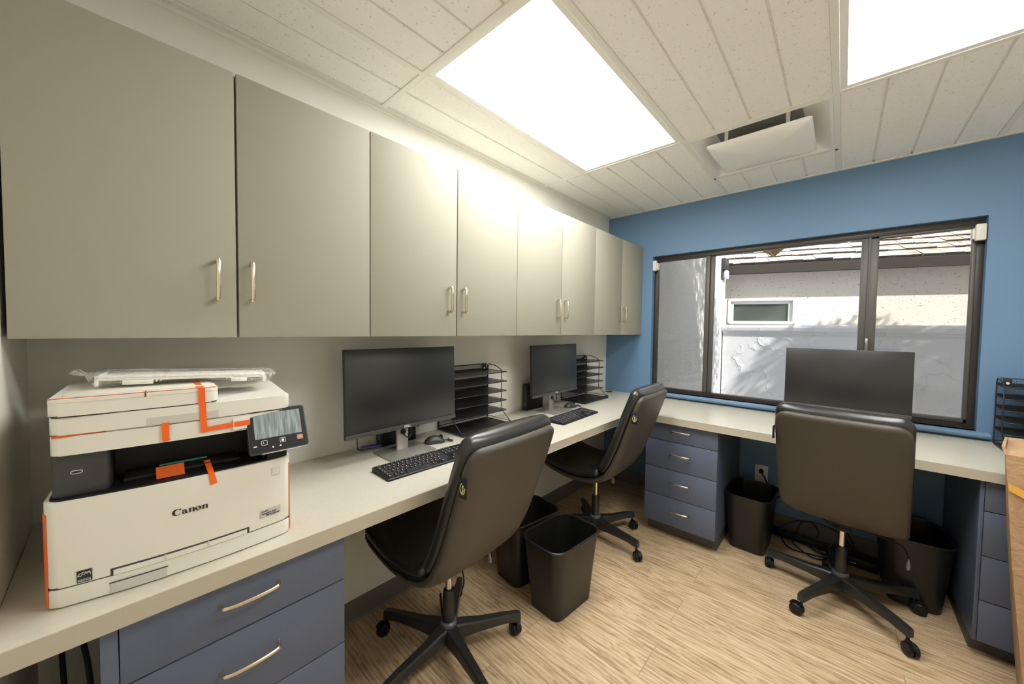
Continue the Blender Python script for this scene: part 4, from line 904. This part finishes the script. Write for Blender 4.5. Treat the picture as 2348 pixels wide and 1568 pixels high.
    for k in range(5):
        a = base_rot-rz+2*PI*k/5; mx = Matrix.Rotation(a, 4, 'Z')
        b = MB(); rings = []
        for x, w, zt_, zb_ in ((0.020, 0.030, 0.132, 0.074), (0.06, 0.026, 0.130, 0.076), (0.13, 0.021, 0.121, 0.080), (0.24, 0.0165, 0.116, 0.082), (0.300, 0.0150, 0.110, 0.074), (0.312, 0.0125, 0.107, 0.072)):
            rings.append([(x, -w, zb_), (x, w, zb_), (x, w*0.92, zt_-0.006), (x, w*0.72, zt_), (x, -w*0.72, zt_), (x, -w*0.92, zt_-0.006)])
        b.loft(rings, mat=mx); lg = b.build('leg', 'basePl', t, ang=0.5)
        b = MB(); ca = random.Random(int(abs(loc[0]*1000))+k).uniform(0, 2*PI)
        cm = mx @ Matrix.Translation((0.300, 0, 0)) @ Matrix.Rotation(ca, 4, 'Z')
        b.cyl(0, 0, 0.05, 0.080, 0.006, n=12, mat=cm)
        for s in (-1, 1):
            pr = [(0.004, s*0.003), (0.024, s*0.003), (0.0265, s*0.007), (0.0265, s*0.016), (0.022, s*0.021), (0.004, s*0.0225)]
            b.loft([[(0.018+r_*math.cos(2*PI*q/20), y_, 0.0268+r_*math.sin(2*PI*q/20)) for q in range(20)] for r_, y_ in pr], mat=cm)
        b.loft([[(0.018+r_*math.cos(PI*q/12+0.3), y_, 0.030+r_*math.sin(PI*q/12+0.3)) for q in range(13)] for r_, y_ in ((0.024, -0.0055), (0.0305, -0.0055), (0.0305, 0.0055), (0.024, 0.0055))], mat=cm)
        b.build('caster', 'blackP', lg)
    return t
make_chair('black leather office chair facing the left desk in front of the nearer monitor', (0.448, -2.150, 0), R(92), R(60))
make_chair('black leather office chair facing the left desk near the corner of the room', (0.455, -0.965, 0), R(92), R(-12+4), 0.004)
make_chair('black leather office chair facing the window desk', (1.640, -0.608, 0), R(-6), R(171.5), -0.004)

# ------------------------------------------------------------------ waste bins
def make_bin(label, loc, rz):
    t = thing('waste_bin', label, 'waste bin', loc, rz, 'black plastic waste bins')
    H = 0.345; b = MB(); tw, td, bw, bd = 0.121, 0.172, 0.094, 0.136
    def rg(k, z, ins=0): w = bw+(tw-bw)*k-ins; d = bd+(td-bd)*k-ins; return [(x, y, z) for x, y in rrect(-w, w, -d, d, 0.040+0.022*k-ins*0.5, n=7)]
    b.loft([rg(0, 0.004, 0.006), rg(0, 0.0, 0.010), rg(0, 0.004, 0), rg(0.5, H*0.5), rg(1, H-0.012), rg(1, H-0.004), rg(1, H-0.004, 0.004), rg(0.5, H*0.5, 0.003), rg(0.02, 0.006, 0.004)]); b.build('bin_body', 'binP', t, ang=0.8)
    b = MB(); p = [(x, y, H-0.004) for x, y in rrect(-tw-0.001, tw+0.001, -td-0.001, td+0.001, 0.063, n=8)]; b.tube(p, 0.0050, 8, closed=True); b.build('rim', 'binP', t)
    return t
bn = make_bin('black waste bin in the middle of the floor, the nearest one', (0.612, -1.580, 0), R(-5))
for lb, loc, rz in (('black waste bin partly hidden behind the nearest chair', (0.342, -1.540, 0), R(-8)), ('black waste bin beside the four drawer cabinet under the window desk', (1.213, -0.335, 0), R(-2)), ('black waste bin under the window desk behind the right chair', (1.905, -0.300, 0), R(4))):
    c = copy_tree(bn); c.location = loc; c.rotation_euler = (0, 0, rz); c['label'] = lb

# ------------------------------------------------------------------ outlet, power strip, cables
t = thing('wall_outlet', 'grey wall outlet on the blue wall under the window desk', 'outlet', (1.218, 0, 0.350))
b = MB(); b.box(-0.038, 0.038, -0.006, 0, -0.060, 0.060, bev=0.002); b.build('cover_plate', 'outlet', t)
for z in (-0.021, 0.021):
    b = MB(); b.prism(rrect(-0.017, 0.017, -0.014, 0.014, 0.008), 0, 0.002, mat=facing(0, -0.006, z)); rc = b.build('receptacle', 'outlet', t)
    b = MB()
    for x in (-0.007, 0.007): b.box(x-0.001, x+0.001, -0.0086, -0.0076, z-0.002, z+0.006)
    b.cyl(0, 0, 0, 0.0008, 0.0025, n=10, mat=facing(0, -0.0078, z-0.008)); b.build('slots', 'ink', rc)
def cable(label, pts, r=0.0032, m='cord', name='power_cable', sm=6):
    b = MB(); b.tube(pts, r, 7, smooth=sm); return tag(b.build(name, m), label, 'cable', 'black cables around the desks')
t = thing('plug_cable', 'black plug and cord hanging from the outlet behind the bin', 'cable', (0, 0, 0), 0, 'black cables around the desks')
b = MB(); b.loft([[(1.218+rr*math.cos(a*PI/6), y, 0.371+rr*math.sin(a*PI/6)) for a in range(12)] for rr, y in ((0.010, -0.009), (0.015, -0.012), (0.014, -0.030), (0.008, -0.04))]); b.build('plug', 'cord', t)
b = MB(); b.tube([(1.218, -0.036, 0.371), (1.240, -0.055, 0.350), (1.262, -0.060, 0.30), (1.272, -0.058, 0.22), (1.268, -0.06, 0.12), (1.29, -0.08, 0.03), (1.33, -0.09, 0.02)], 0.0042, 8, smooth=6); b.build('cord', 'cord', t)
t = thing('power_strip', 'long black power strip on the floor under the window desk', 'power strip', (1.42, -0.105, 0), R(-4))
b = MB(); b.box(-0.17, 0.17, -0.028, 0.028, 0.002, 0.042, bev=0.005); b.build('strip_body', 'blackP', t)
for k in range(6):
    b = MB(); b.box(-0.125+0.05*k-0.017, -0.125+0.05*k+0.017, -0.018, 0.018, 0.041, 0.0435, bev=0.0008); b.build('socket', 'greyP', t)
b = MB(); b.box(-0.163, -0.150, -0.008, 0.008, 0.042, 0.046, bev=0.001); b.build('switch', 'greyP', t)
t = thing('power_adapter', 'black power adapter block with a green light behind the right chair', 'power adapter', (1.70, -0.16, 0), R(-4))
b = MB(); b.box(-0.10, 0.10, -0.05, 0.05, 0.0, 0.055, bev=0.006); b.build('adapter_body', 'blackP', t)
b = MB(); b.cyl(0, 0, 0, 0.0015, 0.0022, n=10, mat=facing(-0.045, -0.0505, 0.040)); b.build('status_light', 'led', t)
b = MB(); b.box(-0.012, 0.012, -0.0508, -0.0498, 0.022, 0.026); b.build('marking', 'labelS', t)
random.seed(12)
tang = [
    ('black cable arching down the blue wall beside the bin', [(1.58, -0.06, 0.30), (1.46, -0.05, 0.27), (1.35, -0.06, 0.255), (1.305, -0.07, 0.20), (1.30, -0.09, 0.10), (1.33, -0.10, 0.048)]),
    ('black cable running from the desk edge down behind the right chair', [(1.46, -0.03, 0.30), (1.50, -0.04, 0.22), (1.57, -0.06, 0.165), (1.66, -0.08, 0.14), (1.70, -0.11, 0.08), (1.70, -0.14, 0.05)]),
    ('black cable looping up above the power strip', [(1.43, -0.11, 0.045), (1.45, -0.10, 0.12), (1.50, -0.11, 0.15), (1.54, -0.13, 0.10), (1.52, -0.16, 0.03), (1.60, -0.20, 0.005), (1.66, -0.22, 0.01)]),
    ('black cable sagging in front of the power strip', [(1.36, -0.14, 0.045), (1.37, -0.20, 0.015), (1.42, -0.25, 0.004), (1.50, -0.24, 0.004), (1.60, -0.22, 0.006)]),
    ('black cable with a long loop on the floor', [(1.40, -0.12, 0.045), (1.42, -0.19, 0.02), (1.46, -0.22, 0.004), (1.52, -0.27, 0.004), (1.60, -0.25, 0.01), (1.67, -0.24, 0.02)]),
    ('black cable lying straight between strip and adapter', [(1.44, -0.12, 0.045), (1.48, -0.17, 0.03), (1.56, -0.21, 0.014), (1.63, -0.21, 0.02)]),
    ('black cable crossing above the floor tangle', [(1.47, -0.11, 0.05), (1.55, -0.15, 0.06), (1.62, -0.18, 0.05), (1.66, -0.20, 0.045)]),
    ('black cable rising toward the desk near the chair pole', [(1.56, -0.03, 0.26), (1.60, -0.04, 0.20), (1.64, -0.08, 0.12), (1.68, -0.14, 0.055)]),
    ('black cable draped low against the baseboard', [(1.34, -0.06, 0.045), (1.42, -0.04, 0.10), (1.52, -0.04, 0.125), (1.62, -0.05, 0.11), (1.70, -0.12, 0.06)]),
]
for lb, p in tang: cable(lb, p, 0.0044)
cable('black cord hanging below the left desk beside the nearer chair', [(0.03, -1.20, 0.72), (0.04, -1.22, 0.55), (0.05, -1.27, 0.42), (0.06, -1.36, 0.34), (0.07, -1.44, 0.20), (0.08, -1.50, 0.02)])
cable('black cord curling on the floor behind the nearer chair pole', [(0.365, -2.13, 0.20), (0.34, -2.10, 0.08), (0.30, -2.06, 0.012), (0.26, -1.96, 0.006), (0.20, -1.86, 0.02), (0.14, -1.82, 0.05)], 0.0042)
cable('thick black cable hanging beside the drawer cabinet below the printer', [(0.22, -3.150, 0.745), (0.225, -3.152, 0.66), (0.21, -3.158, 0.56), (0.20, -3.155, 0.40), (0.20, -3.15, 0.2), (0.21, -3.15, 0.01)], 0.0055)
cable('second thick black cable splaying toward the drawer cabinet below the printer', [(0.25, -3.150, 0.745), (0.262, -3.140, 0.66), (0.28, -3.120, 0.57), (0.29, -3.110, 0.46), (0.29, -3.105, 0.2), (0.29, -3.105, 0.01)], 0.0055)
b = MB()
for k in range(5): b.tube([(0.020+0.006*k, -2.320, CT+0.006+0.003*k), (0.05+0.006*k, -2.300+0.004*k, CT+0.012), (0.065+0.004*k, -2.265, CT+0.010+0.002*k), (0.045+0.005*k, -2.240, CT+0.006), (0.025+0.005*k, -2.275, CT+0.008)], 0.0028, 6, smooth=5, closed=True)
tag(b.build('coiled_cable', 'blueC'), 'small bundle of violet blue cable on the worktop behind the nearer monitor', 'cable')
cable('black wires dropping from the nearer monitor to the worktop', [(0.150, -2.395, CT+0.17), (0.11, -2.375, CT+0.07), (0.075, -2.355, CT+0.02), (0.06, -2.325, CT+0.006)], 0.0022)

# ------------------------------------------------------------------ carton
t = thing('cardboard_carton', 'tall brown cardboard carton with amber packing tape at the right edge', 'carton', (0, 0, 0)); t.scale = (1, 1, 0.972)
def ctn(z, dx=0): return z
z_top = 0.995
c_lo = [(2.112, -1.02), (2.60, -1.09), (2.64, -0.76), (2.155, -0.70)]
c_hi = [(2.033, -1.01), (2.56, -1.08), (2.60, -0.745), (2.092, -0.70)]
rings = []
for k, z in ((0, 0.0), (0.3, 0.3), (0.62, 0.60), (0.88, 0.86), (1.0, 0.965)):
    bul = 0.006*math.sin(PI*k); rings.append([((a[0]+(c[0]-a[0])*k)-(bul if i in (0, 3) else -bul), a[1]+(c[1]-a[1])*k, z) for i, (a, c) in enumerate(zip(c_lo, c_hi))])
b = MB(); b.loft(rings); b.build('carton_body', 'card', t, smooth=False)
b = MB(); th = 0.004
b.loft([[(2.030, -1.012, 0.965), (2.094, -0.700, 0.965), (2.098, -0.700, 0.965), (2.036, -1.012, 0.965)], [(2.024, -1.006, 0.992), (2.060, -0.86, 1.000), (2.066, -0.86, 1.000), (2.032, -1.006, 0.992)]]); b.build('flap', 'card', t, label='crumpled top flap', smooth=False)
b = MB(); b.loft([[(2.036, -1.01, 0.964), (2.56, -1.08, 0.964), (2.60, -0.745, 0.968), (2.094, -0.70, 0.968)], [(2.036, -1.00, 0.978), (2.55, -1.07, 0.990), (2.59, -0.75, 0.986), (2.10, -0.71, 0.975)]]); b.build('flap', 'card', t, smooth=False)
b = MB()
b.loft([[(2.0395, -1.0165, 0.868), (2.30, -1.0505, 0.742), (2.5800, -1.0900, 0.60), (2.5800, -1.0900, 0.555), (2.30, -1.0535, 0.696), (2.0415, -1.0180, 0.842)], [(2.0395, -1.0185, 0.868), (2.30, -1.0530, 0.742), (2.5800, -1.0925, 0.60), (2.5800, -1.0925, 0.555), (2.30, -1.0560, 0.696), (2.0415, -1.0205, 0.842)]])
b.build('packing_tape', 'pack', t, label='amber packing tape', smooth=False)

# ------------------------------------------------------------------ outdoors
b = MB(); b.box(-12, 16, 0.16, 20, -0.2, 0.0); g = b.build('yard_ground', 'ground', smooth=False); tag(g, 'concrete yard outside the window', 'ground'); g['kind'] = 'structure'
b = MB(); b.box(-0.4, 0.285, 0.17, 3.12, 0, 3.6); tag(b.build('stucco_wing_wall', 'stW', smooth=False), 'rough grey stucco wall seen through the left window pane', 'wall')
b = MB(); b.box(0.30, 6.0, 3.0, 3.17, 0, 1.352)
cap = [(2.965, 1.36), (2.972, 1.352), (3.0, 1.352), (3.17, 1.352), (3.20, 1.36), (3.205, 1.40), (3.19, 1.432), (3.12, 1.446), (3.02, 1.446), (2.975, 1.436), (2.958, 1.41), (2.962, 1.38)]
w_ = MB(); gw = b.build('garden_wall', 'stG', smooth=False); tag(gw, 'low grey trowelled garden wall outside the window', 'garden wall')
w_.loft([[(x, y, z) for y, z in cap] for x in (0.29, 6.0)]); w_.loft([[(x, y, z) for y, z in ((2.985, 1.325), (3.0, 1.318), (3.0, 1.352), (2.978, 1.352), (2.978, 1.335))] for x in (0.30, 6.0)]); w_.build('wall_cap', 'stG', gw, label='rounded wall cap')
t = thing('outdoor_wall_lamp', 'black and white lamp mounted high on the stucco wing wall outside', 'outdoor lamp', (0.286, 2.93, 2.14))
b = MB(); b.box(0, 0.05, -0.10, 0.13, 0.10, 0.26, bev=0.004); b.box(0.0, 0.012, -0.10, 0.03, -0.04, 0.12, bev=0.003); b.build('lamp_body', 'lampM', t)
b = MB(); b.box(0.013, 0.055, -0.02, 0.13, -0.02, 0.098, bev=0.006); b.build('lamp_shade', 'lampW', t)
# neighbouring house, turned slightly
HS = thing('neighbour_house', 'pale stucco house with a shingled roof behind the garden wall', 'house', (0.10, 3.24, 0), R(19))
b = MB(); wx0, wx1, wz0, wz1 = 0.235, 1.125, 1.470, 1.870
Y0 = 0.28
b.box(-0.5, wx0, Y0, Y0+0.2, 0, 2.5); b.box(wx1, 7, Y0, Y0+0.2, 0, 2.5); b.box(wx0, wx1, Y0, Y0+0.2, 0, wz0); b.box(wx0, wx1, Y0, Y0+0.2, wz1, 2.5); b.box(6.8, 7, Y0, 5, 0, 2.5); b.build('house_wall', 'stH', HS, smooth=False)
b = MB()
for q in ((wx0, wx0+0.04, wz0, wz1), (wx1-0.04, wx1, wz0, wz1), (wx0, wx1, wz0, wz0+0.04), (wx0, wx1, wz1-0.04, wz1)): b.box(q[0], q[1], Y0-0.015, Y0+0.06, q[2], q[3], bev=0.004)
for q in ((wx0+0.04, wx0+0.085, wz0+.03, wz1-.03), (wx1-0.085, wx1-0.04, wz0+.03, wz1-.03), (wx0+.03, wx1-.03, wz0+0.02, wz0+0.05), (wx0+.03, wx1-.03, wz1-0.085, wz1-0.04)): b.box(q[0], q[1], Y0+0.02, Y0+0.07, q[2], q[3], bev=0.003)
hw_ = b.build('house_window', 'vinyl', HS, label='white framed window')
b = MB(); b.box(wx0+0.04, wx1-0.04, Y0+0.05, Y0+0.056, wz0+0.03, wz1-0.04); b.build('window_pane', 'hglass', hw_, smooth=False)
b = MB(); b.box(-0.5, 7, 0.02, Y0+0.3, 2.30, 2.325); b.build('soffit', 'stH', HS, smooth=False)
b = MB(); gp = [(-0.02, 2.335), (0.02, 2.245), (0.10, 2.245), (0.10, 2.235), (0.012, 2.235), (-0.035, 2.335), (-0.04, 2.35), (-0.02, 2.35)]
b.loft([[(x, y, z) for y, z in gp] for x in (-0.5, 7)]); b.box(-0.5, 7, 0.09, 0.12, 2.23, 2.40); b.build('gutter', 'gutter', HS, smooth=False)
pitch = R(33); ex = 0.19; slope = Vector((0, math.cos(pitch), math.sin(pitch))); nrm = Vector((0, -math.sin(pitch), math.cos(pitch)))
O = Vector((0, 0.03, 2.365))
b = MB(); b.loft([[tuple(O+Vector((x, 0, 0))+slope*s+nrm*n_) for s, n_ in ((-0.03, -0.03), (4.5, -0.03), (4.5, 0.0), (-0.03, 0.0))] for x in (-0.5, 7)]); b.build('roof_deck', 'gutter', HS, smooth=False)
b = MB(); rnd = random.Random(5)
for rrow in range(16):
    x = -0.5+rnd.uniform(-0.1, 0); s0 = ex*rrow
    while x < 6.2:
        wd = rnd.uniform(0.09, 0.20); js = rnd.uniform(-0.018, 0.018); th = rnd.uniform(0.016, 0.036); x2 = x+wd-0.006
        A = O+slope*(s0+js-0.02); B = O+slope*(s0+ex*1.25)
        rings = []
        for xx in (x, x2):
            rings.append([tuple(A+Vector((xx, 0, 0))+nrm*0.012), tuple(A+Vector((xx, 0, 0))+nrm*(0.018+th)), tuple(B+Vector((xx, 0, 0))+nrm*0.014), tuple(B+Vector((xx, 0, 0))+nrm*0.004)])
        b.loft(rings); x += wd
shk = b.build('shingles', ['shake', 'endgrain_shade'], HS, label='weathered wooden roof shakes', smooth=False)
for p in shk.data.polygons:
    if p.normal.dot(slope) < -0.7: p.material_index = 1  # butt faces carry the painted shade between rows
b = MB(); rnd = random.Random(8)
for k in range(260):
    x = rnd.choice([rnd.uniform(0.3, 3.4), rnd.uniform(2.0, 3.3)]); y = rnd.uniform(0.0, 0.05); z = 2.345; a = rnd.uniform(0, PI); l = rnd.uniform(0.01, 0.045); dx, dz = l*math.cos(a), l*math.sin(a)*0.8
    b.quad([(x, y, z), (x+0.003, y, z), (x+dx+0.002, y-0.01, z+dz), (x+dx, y-0.01, z+dz)], mi=0 if rnd.random() < 0.8 else 1)
db = b.build('gutter_debris', ['straw', 'leaf'], HS, label='dry twigs and weeds in the gutter', smooth=False); db['kind'] = 'stuff'
b = MB(); b.cyl(1.63, 0, 0, 0.12, 0.035, n=14, mat=Matrix.Translation(O+slope*0.55+nrm*0.03)); b.build('vent_pipe', 'gutter', HS)
# pointed wooden lantern under the eave
t = thing('hanging_lantern', 'small amber wooden pointed lantern hanging outside at the top of the window', 'lantern', (1.169, 0.60, 1.965), R(20))
b = MB(); hq = 0.19; 
for k in range(4):
    a0 = PI/4+k*PI/2; a1 = a0+PI/2; p0 = Vector((hq*0.62*math.cos(a0)*1.2, hq*0.62*math.sin(a0)*1.2, 0.095)); p1 = Vector((hq*0.62*math.cos(a1)*1.2, hq*0.62*math.sin(a1)*1.2, 0.095))
    b.loft([[(0, 0, 0), tuple(p0), tuple(p1)], [(0, 0, 0.008), tuple(p0+Vector((0, 0, 0.006))), tuple(p1+Vector((0, 0, 0.006)))]])
b.build('lantern_body', 'amber', t, smooth=False)
for k in range(4):
    a0 = PI/4+k*PI/2; a1 = a0+PI/2; p0 = Vector((hq*0.744*math.cos(a0), hq*0.744*math.sin(a0), 0.097)); p1 = Vector((hq*0.744*math.cos(a1), hq*0.744*math.sin(a1), 0.097))
    b = MB(); b.tube([(0, 0, 0), p0], 0.0035, 5); b.tube([p0, p1], 0.0045, 5); b.build('lantern_edge', 'amberL', t)
b = MB(); b.tube([(0, 0, 0.09), (0, 0, 0.84)], 0.004, 6); b.build('chain', 'lampM', t)
# trees off to the right that dapple the sunlight; the taller is added for this
def tree(label, x, y, h, crown, rad, nleaf, seed):
    t = thing('tree', label, 'tree', (x, y, 0)); rnd = random.Random(seed)
    b = MB(); b.tube([(0, 0, 0), (0.05, 0.02, h*0.4), (crown[0]*0.6, crown[1]*0.6, h*0.75), (crown[0], crown[1], h)], [0.12, 0.09, 0.06, 0.03], 10, smooth=4)
    for k in range(9):
        a = rnd.uniform(0, 2*PI); e_ = rnd.uniform(-0.2, 0.9); r_ = rad*0.8
        b.tube([(crown[0]*0.6, crown[1]*0.6, h*0.75), (crown[0]*0.8+r_*0.5*math.cos(a), crown[1]*0.8+r_*0.5*math.sin(a), h*0.85+r_*0.4*e_), (crown[0]+r_*math.cos(a), crown[1]+r_*math.sin(a), h+r_*e_)], [0.03, 0.02, 0.008], 6, smooth=3)
    b.build('trunk', 'bark', t)
    b = MB()
    for k in range(nleaf):
        d = Vector((rnd.gauss(0, 1), rnd.gauss(0, 1), rnd.gauss(0, 1))).normalized()*rad*rnd.uniform(0.3, 1)**0.5; d.z *= 0.8
        c = Vector((crown[0], crown[1], h))+d; u = Vector((rnd.gauss(0, 1), rnd.gauss(0, 1), rnd.gauss(0, 0.5))).normalized(); v = u.cross(Vector((rnd.gauss(0, 1), rnd.gauss(0, 1), 1))).normalized()
        s1, s2 = rnd.uniform(0.04, 0.07), rnd.uniform(0.02, 0.035)
        b.quad([c-u*s1, c+v*s2, c+u*s1, c-v*s2])
    b.build('foliage', 'leaf', t, smooth=False)
tree('broad leafy tree outside to the right of the window near the garden wall', 5.6, 2.5, 4.0, (-0.45, -0.45), 1.1, 5200, 4)
tree('taller leafy tree added out of view to dapple the wing wall', 4.7, 0.9, 5.1, (-0.4, -0.7), 1.05, 3000, 9)
